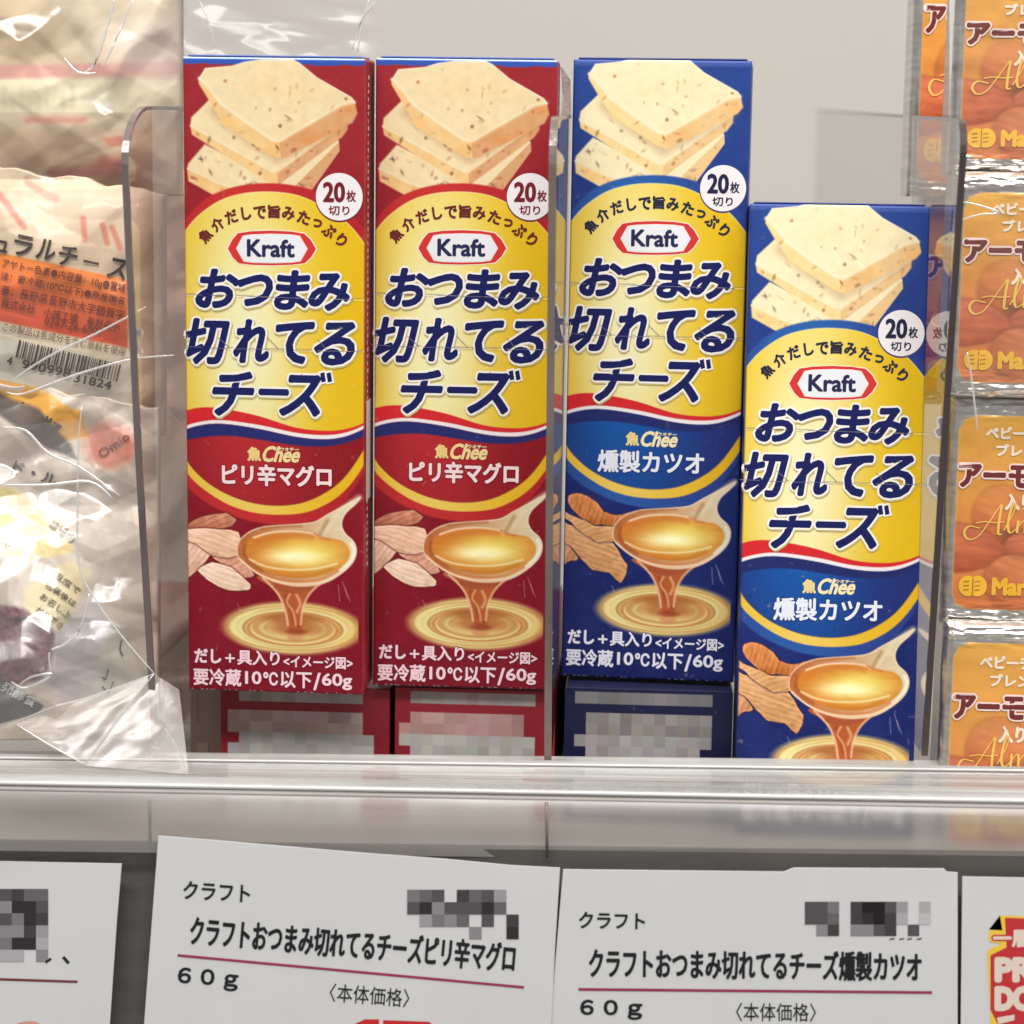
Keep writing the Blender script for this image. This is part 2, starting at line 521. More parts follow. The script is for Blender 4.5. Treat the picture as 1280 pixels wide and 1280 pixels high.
def carton_art(kind):
    blue = kind == 'blue'
    c = Canvas(0, WU, 0, HU, 0.9)
    X, Y = c.X, c.Y
    n1 = vnoise(X / 30, Y / 30, 3)[..., None]
    if blue:
        top = np.array([42, 68, 138]); mid = np.array([30, 48, 118]); bot = np.array([24, 34, 94])
        halo = (70, 100, 165)
    else:
        top = np.array([152, 42, 50]); mid = np.array([142, 28, 38]); bot = np.array([124, 18, 36])
        halo = (160, 60, 70)
    t = (Y / HU)[..., None]
    c.img = np.where(t < .4, top + (mid - top) * t / .4, mid + (bot - mid) * (t - .4) / .6) + n1 * 7
    # lip at the very top
    if blue: c.put((9 - Y) / 3, (84, 104, 170), 0.6)
    else:
        c.put((9.0 + 1.5 * vnoise(X / 12, X * 0 + 3) - Y) / 1.2, (52, 84, 170))
        c.put((2.2 - Y) / 1.0, (205, 220, 240), 0.9)
    # ---------------- cheese slices
    if blue: ct, cl, cr = (236, 222, 182), (236, 206, 146), (226, 190, 136)
    else: ct, cl, cr = (230, 210, 166), (230, 192, 132), (210, 158, 112)
    rim = (238, 226, 196)

    def specks(poly, num, seed, dark=1.0):
        rs = np.random.RandomState(seed); d = c.sdf(poly); P = np.array(poly)
        lo, hi = P.min(0), P.max(0); k = 0
        while k < num:
            p = lo + rs.rand(2) * (hi - lo)
            ix = int(np.clip(p[0] / WU * (c.nx - 1), 0, c.nx - 1)); iy = int(np.clip(p[1] / HU * (c.ny - 1), 0, c.ny - 1))
            if d[iy, ix] < 3: k += 0.05; continue
            a, b = rs.uniform(1.5, 4.4), rs.uniform(1.0, 2.3)
            colr = [(138, 100, 66), (164, 104, 70), (178, 152, 110), (110, 80, 58)][rs.randint(4)] if blue else \
                   [(150, 78, 52), (168, 92, 62), (180, 148, 104), (92, 52, 40)][rs.randint(4)]
            c.ell(p[0], p[1], a, b, colr, rs.uniform(.2, .62) * dark, 2.0, rs.uniform(0, 3))
            k += 1

    def slab(top_, left_, right_, seed, shade=0.0):
        for poly, colr, nn_ in ((left_, cl, 6), (right_, cr, 6), (top_, ct, 14)):
            if not poly: continue
            d = c.sdf(poly)
            cc = np.asarray(colr, float) + vnoise(X / 9, Y / 9, 3)[..., None] * 8 + np.clip(vnoise(X / 26 + seed, Y / 20, 2), 0, 1)[..., None] * np.array([4, -8, -16]) * (1.6 if colr is not ct else .7)
            c.put(d / 2.2 + .7, cc)
        if top_ and left_:
            c.line(left_[:len(left_) // 2], 2.2, rim, .45, 2)
        for poly, nn_ in ((left_, 7), (right_, 7), (top_, 16)):
            if poly: specks(poly, nn_, seed + nn_)

    # third (lowest)
    t3 = c6([(235, 605), (140, 710), (133, 738), (290, 815), (430, 862), (620, 830), (560, 780), (400, 690)])
    l3 = c6([(133, 735), (290, 812), (440, 862), (440, 900), (285, 888), (138, 805)])
    slab(t3, l3, None, 3)
    r3t = c6([(640, 825), (975, 575), (985, 588), (720, 845)]); r3 = c6([(985, 585), (987, 638), (815, 870), (690, 870), (720, 840)])
    c.poly(r3, cr, edge=None); c.poly(r3t, ct); specks(r3, 6, 77)
    # second
    t2 = c6([(265, 360), (165, 455), (158, 505), (600, 752), (640, 755), (1033, 478), (900, 400), (500, 350)])
    l2 = c6([(158, 498), (600, 750), (638, 758), (640, 824), (600, 822), (165, 548)])
    r2 = c6([(636, 757), (700, 702), (1035, 474), (1032, 520), (1000, 562), (640, 824)])
    slab(t2, l2, r2, 11)
    c.line(c6([(300, 420), (480, 560), (640, 668), (850, 560), (1040, 450)]), 16, (150, 112, 76) if blue else (150, 100, 66), .35, 12)
    # first (top)
    q_ = 0 if blue else 16
    inner = [(1078, 368), (1000, 388), (676, 574), (652, 586), (612, 578), (476, 486), (328, 378), (268, 294)]
    t1 = c6([(213, 240), (250, 185), (330, 178), (400, 172), (470, 150), (560, 138), (740, 138), (775, 155), (870, 235), (1062, 345)] + inner)
    l1 = c6([(212, 236), (268, 292), (328, 376), (476, 484), (612, 576), (654, 584), (662, 664 + q_), (600, 646 + q_), (350, 484 + q_), (270, 367), (212, 268)])
    r1 = c6([(652, 584), (676, 572), (1000, 386), (1077, 366), (1090, 430), (1062, 464 + q_), (682, 659 + q_), (660, 664 + q_)])
    slab(t1, l1, r1, 21)
    c.line(c6(inner + [(213, 240)]), 4.0, rim, .45, 4)
    c.line(c6([(213, 245), (250, 185), (330, 178), (400, 172), (470, 150), (560, 138), (740, 138), (775, 155), (870, 235), (1062, 345), (1078, 375)]), 1.3, (245, 236, 214), .7, 1)
    # shade under the slices on the backing picture
    # ---------------- emblem
    arc_o = c6([(20, 1160), (95, 1040), (200, 925), (300, 868), (420, 832), (560, 818), (700, 826), (850, 862), (980, 930), (1120, 1080), (1190, 1180)])
    arc_i = c6([(20, 1220), (100, 1098), (180, 1004), (300, 920), (420, 880), (560, 866), (720, 880), (850, 930), (1000, 1022), (1097, 1132), (1160, 1240)])
    wav_r = m5([(-60, 600), (30, 570), (100, 552), (180, 547), (280, 558), (480, 600), (700, 670), (880, 691), (1000, 682), (1092, 655), (1180, 610)])
    wav_w = m5([(-60, 705), (28, 663), (100, 640), (200, 625), (300, 628), (500, 658), (700, 702), (860, 717), (980, 708), (1092, 672), (1180, 620)])
    wav_n = m5([(-60, 728), (28, 684), (100, 660), (200, 645), (320, 651), (500, 681), (700, 725), (860, 741), (980, 730), (1090, 692), (1180, 640)])
    wav_b = m5([(-60, 790), (22, 752), (100, 732), (220, 720), (340, 722), (500, 745), (700, 778), (860, 785), (980, 770), (1090, 735), (1180, 700)])
    g_i = m5([(-50, 700), (22, 822), (60, 900), (150, 992), (260, 1062), (400, 1116), (560, 1140), (720, 1126), (860, 1070), (980, 982), (1085, 845), (1170, 700)])
    g_o = m5([(-50, 770), (20, 902), (60, 972), (150, 1052), (280, 1132), (430, 1181), (600, 1196), (760, 1180), (900, 1120), (1000, 1042), (1083, 940), (1170, 800)])
    b_o = m5([(-50, 830), (20, 985), (60, 1050), (180, 1140), (380, 1225), (600, 1256), (800, 1232), (950, 1150), (1030, 1060), (1090, 975), (1170, 830)])
    sm = lambda p: smooth_pts(p, False, 4).tolist()
    cx, cy = m5([(420, 150)])[0]
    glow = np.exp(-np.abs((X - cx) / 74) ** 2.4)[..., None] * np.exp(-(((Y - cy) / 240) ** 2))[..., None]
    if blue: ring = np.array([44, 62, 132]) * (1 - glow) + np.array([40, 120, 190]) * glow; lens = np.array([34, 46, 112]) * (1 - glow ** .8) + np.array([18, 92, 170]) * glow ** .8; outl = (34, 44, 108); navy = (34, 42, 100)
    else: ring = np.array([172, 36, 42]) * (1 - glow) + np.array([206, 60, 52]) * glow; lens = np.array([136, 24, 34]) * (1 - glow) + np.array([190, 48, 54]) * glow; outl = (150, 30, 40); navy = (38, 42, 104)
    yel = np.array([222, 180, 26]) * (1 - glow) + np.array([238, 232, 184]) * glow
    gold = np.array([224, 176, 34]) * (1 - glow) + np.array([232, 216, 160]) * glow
    # soft dark halo beneath the emblem, then rings
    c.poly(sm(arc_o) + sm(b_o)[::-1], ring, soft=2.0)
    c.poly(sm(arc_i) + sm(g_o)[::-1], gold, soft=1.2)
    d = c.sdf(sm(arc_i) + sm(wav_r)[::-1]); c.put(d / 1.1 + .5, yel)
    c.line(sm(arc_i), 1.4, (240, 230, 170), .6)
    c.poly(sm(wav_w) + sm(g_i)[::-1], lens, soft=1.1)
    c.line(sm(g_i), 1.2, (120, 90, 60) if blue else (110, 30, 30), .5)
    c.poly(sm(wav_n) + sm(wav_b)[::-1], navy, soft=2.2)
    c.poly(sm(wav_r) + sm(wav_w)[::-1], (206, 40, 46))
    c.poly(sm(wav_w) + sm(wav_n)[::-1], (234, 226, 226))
    # ---------------- picture at the foot: shavings, ladle, broth
    flake_edge = (110, 60, 40)

    def flake(pts, col, ang, seed, edge=flake_edge):
        p = smooth_pts(pts, True, 4) * .5 + np.concatenate([np.linspace(pts[i], pts[(i + 1) % len(pts)], 4, endpoint=False) for i in range(len(pts))]) * .5
        p = p + np.stack([1.3 * vnoise(p[:, 0] / 5, p[:, 1] / 5 + seed), 1.3 * vnoise(p[:, 1] / 5, p[:, 0] / 5 + seed)], 1)
        d = c.sdf(p)
        c.put((d + 3) / 3, (20, 22, 60) if blue else (84, 16, 30), .5)
        ca, sa = math.cos(ang), math.sin(ang)
        a_ = X * ca + Y * sa + 5 * vnoise(X / 20, Y / 20, 2); b_ = -X * sa + Y * ca
        ln_ = vnoise(a_ / 1.7 + seed * 9, b_ / 30 + seed, 2)
        gy = (Y - p[:, 1].min()) / (np.ptp(p[:, 1]) + 1)
        hat = np.clip(np.sin((X * ca + Y * sa) * .95 + 2.5 * vnoise(X / 18, Y / 18, 2) + seed) - .3, 0, 1)
        cc = np.asarray(col, float) + (ln_ * 16 - hat * 26 + 8)[..., None] + vnoise(X / 9, Y / 9)[..., None] * 22 + (14 - 34 * gy)[..., None] * np.array([1, 1, 1.1]) + np.clip(3 - d, 0, 3)[..., None] * 5
        c.put(d / 1 + .5, cc); c.put(1 - np.abs(d) / .9, edge, .6)
    if blue:
        flake(m6([(-40, 380), (5, 370), (60, 400), (112, 482), (50, 500), (20, 527), (-40, 520)]), (206, 146, 106), .4, 0)
        flake(m6([(50, 95), (90, 80), (150, 90), (220, 130), (270, 190), (350, 215), (430, 200), (400, 250), (340, 292), (260, 272), (210, 277), (150, 250), (80, 180), (52, 140)]), (206, 128, 72), .3, 1)
        flake(m6([(-40, 215), (10, 250), (100, 290), (200, 350), (330, 385), (380, 470), (413, 520), (408, 580), (372, 632), (300, 570), (200, 552), (130, 482), (60, 402), (-30, 345)]), (212, 158, 108), 1.9, 2)
        flake(m6([(-10, 160), (20, 180), (60, 210), (140, 240), (220, 282), (340, 285), (350, 368), (240, 382), (150, 332), (80, 272), (20, 222), (-20, 200)]), (218, 164, 112), 1.2, 3)
    else:
        flake(c3([(100, 335), (170, 290), (280, 273), (322, 302), (290, 333), (180, 345), (118, 350)]), (190, 122, 94), 1.2, 1)
        flake(c3([(90, 400), (180, 405), (222, 440), (160, 512), (90, 560)]), (226, 184, 158), .6, 2)
        flake(c3([(220, 455), (330, 445), (400, 535), (350, 545), (280, 500)]), (216, 156, 130), 1.0, 3)
        flake(c3([(90, 345), (180, 335), (330, 350), (350, 440), (280, 462), (220, 450), (150, 402), (90, 380)]), (234, 188, 158), 1.9, 4)
        flake(c3([(158, 512), (220, 480), (300, 500), (382, 572), (372, 596), (290, 597), (210, 562)]), (240, 208, 184), 1.9, 5)
    edgeclip = m6([(1055, 600)])[0][0]
    sav = c.img.copy()
    q = lambda x, y: m6([(x, y)])[0]
    px, py = q(650, 800); sx = q(750, 800)[0] - q(650, 800)[0]; sy = q(650, 900)[1] - q(650, 800)[1]
    R = np.sqrt(((X - px) / (4.55 * sx)) ** 2 + ((Y - py) / (1.72 * sy)) ** 2)
    c.put((1 - R) / .16, np.array([214, 186, 118]) + (vnoise(X / 10, Y / 10)[..., None] * 8))
    rr = np.clip(R, 0, 1)
    rip = np.sin(rr * 26 + .8 * vnoise(X / 25, Y / 12)) * 12 * (rr < .97)
    c.put((.92 - R) / .1, np.array([218, 194, 124]) + rip[..., None] * np.array([1.3, 1.5, 1.5]) + ((X - px) / 6)[..., None] * np.array([-.2, -.9, -1.2]), .9)
    c.ell(px - sx * .2, py - sy * .2, 2.3 * sx, .62 * sy, (186, 122, 66), .5, 12)
    for (rx, ry, wd, colr, al, dy) in ((4.0, 1.35, 3.5, (190, 130, 70), .6, 0), (3.2, 1.1, 4, (236, 222, 160), .8, 0), (3.0, 1.02, 2, (178, 112, 60), .7, 6),
                                       (2.3, .8, 5, (196, 138, 76), .7, 0), (1.9, .62, 3, (232, 206, 140), .6, 2), (2.7, .95, 3, (196, 120, 66), .8, 8)):
        c.ring(px, py + dy * .2, rx * sx, ry * sy, wd, colr, al, 2.0)
    c.ell(*q(650, 740), 1.7 * sx, .35 * sy, (160, 88, 44), .75, 6)
    c.ell(*q(680, 800), 1.5 * sx, .42 * sy, (176, 100, 54), .7, 8)
    c.ell(*q(665, 850), .5 * sx, .35 * sy, (206, 140, 92), .8, 4)
    c.img = np.where((X < edgeclip)[..., None], c.img, sav)
    # stream
    st = m6([(455, 480), (520, 545), (575, 610), (605, 700), (620, 790), (660, 812), (712, 795), (705, 700), (745, 610), (800, 555), (860, 500)])
    d = c.poly(st, (176, 88, 46), smooth=4, soft=1.2)
    for pts, wd, colr in (([(480, 495), (560, 580), (605, 680), (622, 780)], 3, (236, 196, 160)), ([(835, 520), (760, 590), (715, 680), (700, 780)], 3, (232, 184, 140)),
                          ([(610, 600), (640, 680), (660, 760), (690, 790)], 4, (148, 70, 40)), ([(640, 590), (620, 640), (655, 700), (670, 780)], 3, (226, 160, 110)),
                          ([(680, 600), (700, 650), (680, 700)], 4, (222, 160, 112)), ([(560, 545), (640, 570), (760, 550)], 8, (160, 80, 50))):
        c.line(m6(pts), wd, colr, .8, 2, 4)
    c.ell(*q(670, 820), .6 * sx, .18 * sy, (150, 66, 40), .9, 3)
    # ladle
    out = m6([(325, 330), (340, 270), (400, 215), (480, 185), (560, 176), (700, 168), (800, 155), (880, 112), (960, 70), (1080, 8), (1060, 45), (990, 110), (967, 170), (985, 225), (1035, 275), (1052, 330), (1030, 400), (960, 468), (850, 528), (700, 547), (560, 522), (460, 477), (370, 412), (335, 372)])
    po = smooth_pts(out, True, 5); d = c.sdf(po)
    gx = np.clip((X - q(330, 0)[0]) / (q(1050, 0)[0] - q(330, 0)[0]), 0, 1)[..., None]
    body = np.array([178, 98, 50]) * (1 - gx) + np.array([226, 214, 178]) * gx
    body = body + vnoise(X / 12, Y / 6)[..., None] * 10
    c.put(d / 1.1 + .5, body)
    c.line(m6([(1075, 12), (960, 90), (900, 170), (850, 215)]), 7, (226, 214, 180), .7, 6, 4)
    c.line(m6([(880, 150), (850, 200), (830, 235)]), 5, (166, 130, 84), .7, 4, 4)
    c.put(1 - np.abs(d - .6) / 1.6, (240, 214, 188), .85)
    pool = m6([(375, 330), (400, 265), (470, 228), (600, 212), (740, 218), (840, 250), (960, 270), (1010, 330), (990, 400), (900, 462), (760, 497), (640, 492), (520, 460), (420, 400)])
    pp = smooth_pts(pool, True, 4); d = c.sdf(pp)
    hx, hy = q(760, 345)
    g = np.exp(-(((X - hx) / (2.3 * sx)) ** 2 + ((Y - hy) / (1.05 * sy)) ** 2))[..., None]
    g2 = np.exp(-(((X - q(680, 330)[0]) / (1.7 * sx)) ** 2 + ((Y - q(0, 345)[1]) / (.45 * sy)) ** 2))[..., None]
    pc = np.array([204, 116, 40]) * (1 - g) + np.array([238, 214, 96]) * g
    pc = pc * (1 - g2) + np.array([255, 250, 196]) * g2
    pc = pc + (vnoise(X / 18, Y / 4, 2) * 8)[..., None]
    c.put(d / 2 + .5, pc)
    c.line(m6([(430, 250), (520, 222), (640, 212), (760, 222), (820, 245)]), 2.6, (244, 214, 180), .9, 1.5, 4)
    c.line(m6([(450, 275), (560, 245), (700, 238), (780, 250)]), 7, (200, 112, 52), .55, 6, 4)
    c.line(m6([(400, 380), (500, 425), (640, 445), (800, 440), (930, 410)]), 2.6, (246, 238, 190), .7, 2, 4)
    c.line(m6([(360, 300), (355, 360), (420, 430), (520, 485), (660, 515), (820, 505), (960, 440)]), 4, (206, 120, 66), .7, 3, 4)
    c.line(m6([(345, 380), (440, 460), (560, 512), (700, 532), (850, 515), (980, 445)]), 2.4, (246, 214, 176), .85, 1.6, 4)
    c.line(m6([(800, 230), (835, 250), (890, 262)]), 3, (206, 120, 70), .8, 2, 4)
    c.line(m6([(372, 300), (366, 350), (400, 405), (470, 450)]), 5, (150, 74, 34), .5, 4, 4)
    c.line(m6([(560, 470), (660, 485), (780, 478), (900, 440)]), 3, (190, 120, 50), .6, 3, 4)
    c.line(m6([(1020, 290), (1036, 335), (1010, 400), (950, 450)]), 3.5, (248, 244, 226), .8, 2, 4)
    c.line(m6([(480, 196), (600, 184), (720, 180)]), 2.5, (160, 88, 44), .6, 3, 4)
    # steam scratches
    for pts in ([(320, 650), (335, 690)], [(960, 520), (1005, 640)], [(935, 540), (940, 640)], [(975, 560), (990, 620)]):
        c.line(m6(pts), 1.2, (200, 190, 210) if blue else (214, 170, 170), .45, 1)
    # margin down the right and left (the fold's paler ink) and scuffs on the bottom edge
    c.put((1.4 - (WU - X)) / 1, np.array([70, 84, 140]) if blue else np.array([184, 60, 66]), .8)
    c.put((1.2 - X) / 1, np.array([64, 78, 136]) if blue else np.array([170, 60, 70]), .6)
    sc = vnoise(X / 3, Y * 0 + 9, 2); c.put((sc - .25) * 3 * (Y > HU - 2.5), (190, 190, 205), .8)
    sc = vnoise(X / 2.2, Y / 2.2, 2); c.put((sc - .62) * 5, (215, 205, 205), .18)
    # perforation lines pressed across the front, lit and shaded edges painted in
    crease = np.zeros(X.shape)
    ly = [c8([(110, 1052), (300, 1056), (600, 1066), (890, 1074)]), m5([(30, 180), (300, 195), (560, 200), (850, 210), (1120, 215)])]
    for L in ly:
        L = np.array(L); yy = np.interp(X, L[:, 0], L[:, 1])
        m = np.clip(1.3 - np.abs(Y - yy), 0, 1); crease = np.maximum(crease, m)
        c.put(m * .8, (240, 232, 205), .55); c.put(np.clip(1.3 - np.abs(Y - yy - 2), 0, 1), (120, 90, 40), .25)
    P = front_xyz(X, Y, np.zeros(X.shape)); P[..., 1] += crease * 0.00012
    return c, P, ly


NAVY = (24, 30, 88)


def carton_letters(kind, root, ly):
    blue = kind == 'blue'
    k = Ink()                                # roundel and small lettering
    dark = (34, 36, 66) if blue else (116, 28, 38)
    # roundel
    cx, cy = c6([(978, 893)])[0]; r = 28.5 / (W_ / MM / 230) * 1.04
    ang = np.linspace(0, 2 * math.pi, 40, endpoint=False)
    k.poly([(cx + (r + 1) * math.cos(a), cy + 1.2 + (r + 1) * math.sin(a)) for a in ang], (70, 60, 110) if blue else (110, 40, 60), 1)
    k.poly([(cx + r * math.cos(a), cy + r * math.sin(a)) for a in ang], (232, 226, 228), 2)
    k.build('roundel', front_xyz, root)
    k = Ink()
    k.text('20', rect_of(c6, 887, 810, 1012, 925), dark, 4, bold=1.1)
    k.text('枚', rect_of(c6, 1018, 857, 1072, 922), dark, 4, bold=.35)
    k.text('切り', rect_of(c6, 916, 943, 1034, 996), dark, 4, bold=.35)
    # curved line of writing
    chars = '魚介だしで旨みたっぷり'
    pos = [(222, 1108), (292, 1045), (372, 1004), (455, 984), (532, 980), (612, 975), (692, 985), (778, 1008), (850, 1040), (915, 1082), (985, 1134)]
    pu = c6(pos)
    for i, ch in enumerate(chars):
        a = np.array(pu[max(0, i - 1)]); b = np.array(pu[min(10, i + 1)])
        if i == 0: a = np.array(pu[0]); rt = math.atan2(*(np.array(pu[1]) - a)[::-1]) - .08
        elif i == 10: rt = math.atan2(*(np.array(pu[10]) - np.array(pu[9]))[::-1]) + .08
        else: rt = math.atan2(*(b - a)[::-1])
        hh = 8.4 if ch != 'っ' else 5.6; ww = 8.2 if ch not in 'しっり' else 6.2
        x, y = pu[i]
        k.text(ch, (x - ww, y - hh, x + ww, y + hh), (40, 40, 62) if blue else (104, 36, 38), 3, bold=.75, rot=rt)
    # brand oval
    g = (240, 226, 196)
    k.poly(c6([(338, 1180), (366, 1128), (400, 1090), (480, 1079), (590, 1074), (700, 1080), (780, 1092), (818, 1130), (848, 1182), (818, 1230), (780, 1266), (700, 1275), (590, 1279), (480, 1275), (400, 1266), (366, 1232)]), g, 1)
    k.poly(c6([(346, 1180), (373, 1130), (404, 1095), (480, 1084), (590, 1080), (700, 1085), (776, 1097), (812, 1132), (840, 1182), (812, 1228), (776, 1261), (700, 1270), (590, 1273), (480, 1270), (404, 1261), (373, 1230)]), (206, 52, 54), 2)
    k.poly(c6([(392, 1180), (432, 1108), (480, 1101), (590, 1097), (700, 1101), (752, 1109), (794, 1182), (752, 1252), (700, 1259), (590, 1262), (480, 1259), (432, 1252)]), (244, 216, 204), 3)
    k.poly(c6([(397, 1180), (436, 1112), (480, 1105), (590, 1101), (700, 1105), (748, 1113), (789, 1182), (748, 1248), (700, 1255), (590, 1258), (480, 1255), (436, 1248)]), (228, 228, 232), 4)
    k.text('Kraft', rect_of(c6, 453, 1128, 722, 1228), (38, 40, 78), 6, bold=.95)
    # sub brand
    gc = (228, 206, 140) if blue else (230, 200, 130)
    k.text('魚', rect_of(m5, 405, 785, 490, 872), gc, 3, bold=1.0)
    k.text('Chee', rect_of(m5, 498, 782, 726, 880), (236, 222, 176) if blue else (232, 208, 148), 4, shear=.35, bold=.9)
    k.text('ウオチー', rect_of(m5, 604, 790, 720, 813), (236, 222, 176), 5, bold=.2)
    if blue: k.text('燻製カツオ', rect_of(m5, 232, 902, 888, 1042), (226, 230, 240), 4, bold=.85, outline=(.9, (20, 50, 120)))
    else: k.text('ピリ辛マグロ', rect_of(c3, 262, 68, 724, 160), (240, 214, 214), 4, bold=1.0, outline=(.9, (120, 20, 30)))
    wt = (226, 226, 240) if blue else (240, 206, 214)
    ed = (30, 38, 92) if blue else (104, 26, 48)
    k.text('だし', rect_of(m6, 48, 920, 212, 1008), wt, 5, bold=.85, outline=(1.0, ed))
    k.text('＋', rect_of(m6, 234, 950, 294, 1006), wt, 5, bold=.8, outline=(1.0, ed))
    k.text('具入り', rect_of(m6, 308, 932, 566, 1024), wt, 5, bold=.6, outline=(1.0, ed))
    k.text('<イメージ図>', rect_of(m6, 588, 972, 1010, 1046), wt, 5, bold=.45, outline=(.8, ed))
    for tx, rc in (('要冷蔵', (38, 1040, 330, 1146)), ('10', (352, 1058, 452, 1138)), ('℃', (462, 1064, 552, 1146)), ('以下', (566, 1062, 758, 1164)),
                   ('/', (766, 1070, 812, 1178)), ('60g', (818, 1076, 1003, 1176))):
        k.text(tx, rect_of(m6, *rc), wt, 5, bold=.65, outline=(.9, ed))
    k.build('small_lettering', front_xyz, root)
    t = Ink()
    for ch, f, rc, sh in (('お', c8, (155, 938, 356, 1112), .22), ('つ', c8, (345, 962, 502, 1104), .22), ('ま', c8, (505, 944, 668, 1120), .12), ('み', c8, (658, 956, 842, 1124), .2),
                          ('切', m5, (50, 12, 322, 292), .22), ('れ', m5, (338, 18, 556, 284), .2), ('て', m5, (596, 32, 836, 290), .2), ('る', m5, (826, 34, 1080, 300), .25),
                          ('チ', m5, (202, 330, 462, 602), .25), ('ー', m5, (484, 436, 670, 478), .0), ('ス', m5, (606, 352, 866, 606), .2)):
        b = 2.35 if ch != 'ー' else 2.8
        t.text(ch, rect_of(f, *rc), NAVY, 7, shear=sh, bold=b, outline=(2.6, (240, 236, 226)), outline2=(3.0, (196, 178, 120), (.8, 1.6)))
    for x in (868, 906):                     # the two voicing marks
        q = m5([(x - 8, 345), (x + 18, 338), (x + 26, 394), (x, 400)])
        t.poly(m5([(x - 20, 334), (x + 24, 326), (x + 40, 402), (x - 8, 412)]), (240, 236, 226), 6.3)
        t.poly(q, NAVY, 7.4)
    t.build('title_lettering', front_xyz, root)
    p = Ink()                                # tear lines over the letters, the light they catch painted as strips
    for L in ly:
        L = np.array(smooth_pts(L, False, 6))
        w1 = .3
        for i in range(len(L) - 1):
            if (i * 7) % 11 < 9:
                a, b = L[i], L[i + 1]
                p.poly([(a[0], a[1] - w1), (b[0], b[1] - w1), (b[0], b[1] + w1), (a[0], a[1] + w1)], (120, 116, 140) if i % 3 else (170, 160, 150), 9)
    for a, b in (((250, 130), (320, 190)), ((548, 130), (612, 195)), ((850, 140), (905, 205))):
        A, B = m5([a, b]); p.poly([(A[0], A[1] - .5), (B[0], B[1] - .5), (B[0], B[1] + .5), (A[0], A[1] + .5)], (120, 118, 140), 9)
    p.build('tear_line_glint', front_xyz, root)


def make_carton(kind, k, label, group):
    (x, y, z), rz, ln = BOX[k]
    body_c = (44, 56, 122) if kind == 'blue' else (150, 34, 44)
    SHIFT[0] = 0.0 if kind == 'blue' else 8.0
    root = empty('cheese_carton', (x, y, z), label, 'carton', group, math.radians(rz), -math.radians(ln))
    bm = flat('card_' + kind, body_c, .4, bscale=600, bstr=.08, var=.08)
    box_mesh('body', (0, 0, 0), (W_, D_, H_), bm, root, 0.0006)
    c, P, ly = carton_art(kind)
    grid_obj('front_print', P[:, ::-1] if False else P, vcol('printed_card', .36, 700, .06, .0003, .03), root, c.lin())
    carton_letters(kind, root, ly)
    # writing and stripe on the right-hand side panel
    s = Ink(); rs = np.random.RandomState(4)
    for i in range(70):
        yy = 20 + i * 9.0
        if 430 < yy < 560: continue
        wd = rs.uniform(2.5, 6)
        s.poly([(20, yy), (20 + wd * 2, yy - .5), (20 + wd * 2, yy + rs.uniform(2, 6)), (20 + rs.uniform(0, 3), yy + 5)], (226, 206, 206), 1)
    s.poly([(14, 430), (60, 430), (60, 560), (14, 560)], (224, 214, 210), 1)
    s.build('side_print', lambda a, b, h: np.stack([W_ + .00006 + h * .00002 + a * 0, a * MM, H_ - b * MM], -1), root)
    # folded end flaps on the top
    fl = flat('card_edge', (214, 204, 196), .6, bscale=300, bstr=.1)
    tf = box_mesh('top_flap', (0.0012, 0.0004, H_ + .0001), (W_ - .0012, D_ - .001, H_ + .0006), bm if kind == 'blue' else flat('card_blue_lip', (70, 96, 176), .35, bscale=500, bstr=.1), root, 0.0002)
    return root


def copy_thing(root, k, label):
    r = root.copy(); COL.objects.link(r)
    (x, y, z), rz, ln = BOX[k]
    r.location = (x, y, z); r.rotation_euler = (-math.radians(ln), 0, math.radians(rz)); r['label'] = label
    for ch in root.children:
        c = ch.copy(); COL.objects.link(c); c.parent = r
    return r


GR = 'slim cheese snack cartons standing on the shelf'
red1 = make_carton('red', 1, 'red and yellow cheese carton, leftmost of the four, beside the clear bags', GR)
blue3 = make_carton('blue', 3, 'taller standing blue and yellow cheese carton just right of the red ones', GR)
red2 = copy_thing(red1, 2, 'second red and yellow cheese carton with a crumpled grey flap at its upper right')
blue4 = copy_thing(blue3, 4, 'lowest blue and yellow cheese carton, its foot hidden behind the shelf rail')
# torn side of the second red carton
gv = []
for (u, v, Y) in ((700.5, 84, .004), (706, 92, .010), (711, 100, .013), (712, 146, .013), (706, 143, .009), (700, 146, .004), (703, 118, .0065), (702, 100, .005)):
    gv.append(at(u, v, Y))
inv = np.array(Matrix.Translation(red2.location) @ red2.rotation_euler.to_matrix().to_4x4())
inv = np.linalg.inv(inv)
gv = [(inv @ np.append(p, 1))[:3] for p in gv]
th = [g + np.array([0.0004, 0.0003, 0]) for g in gv]
n = len(gv)
fc = [tuple(range(n)), tuple(range(2 * n - 1, n - 1, -1))] + [(i, i + n, (i + 1) % n + n, (i + 1) % n) for i in range(n)]
o = mesh_obj('side_flap', gv + th, fc, flat('torn_card', (170, 156, 150), .5, bscale=900, bstr=.5, var=.15, vscale=300), red2)
o['label'] = 'crumpled grey side flap'

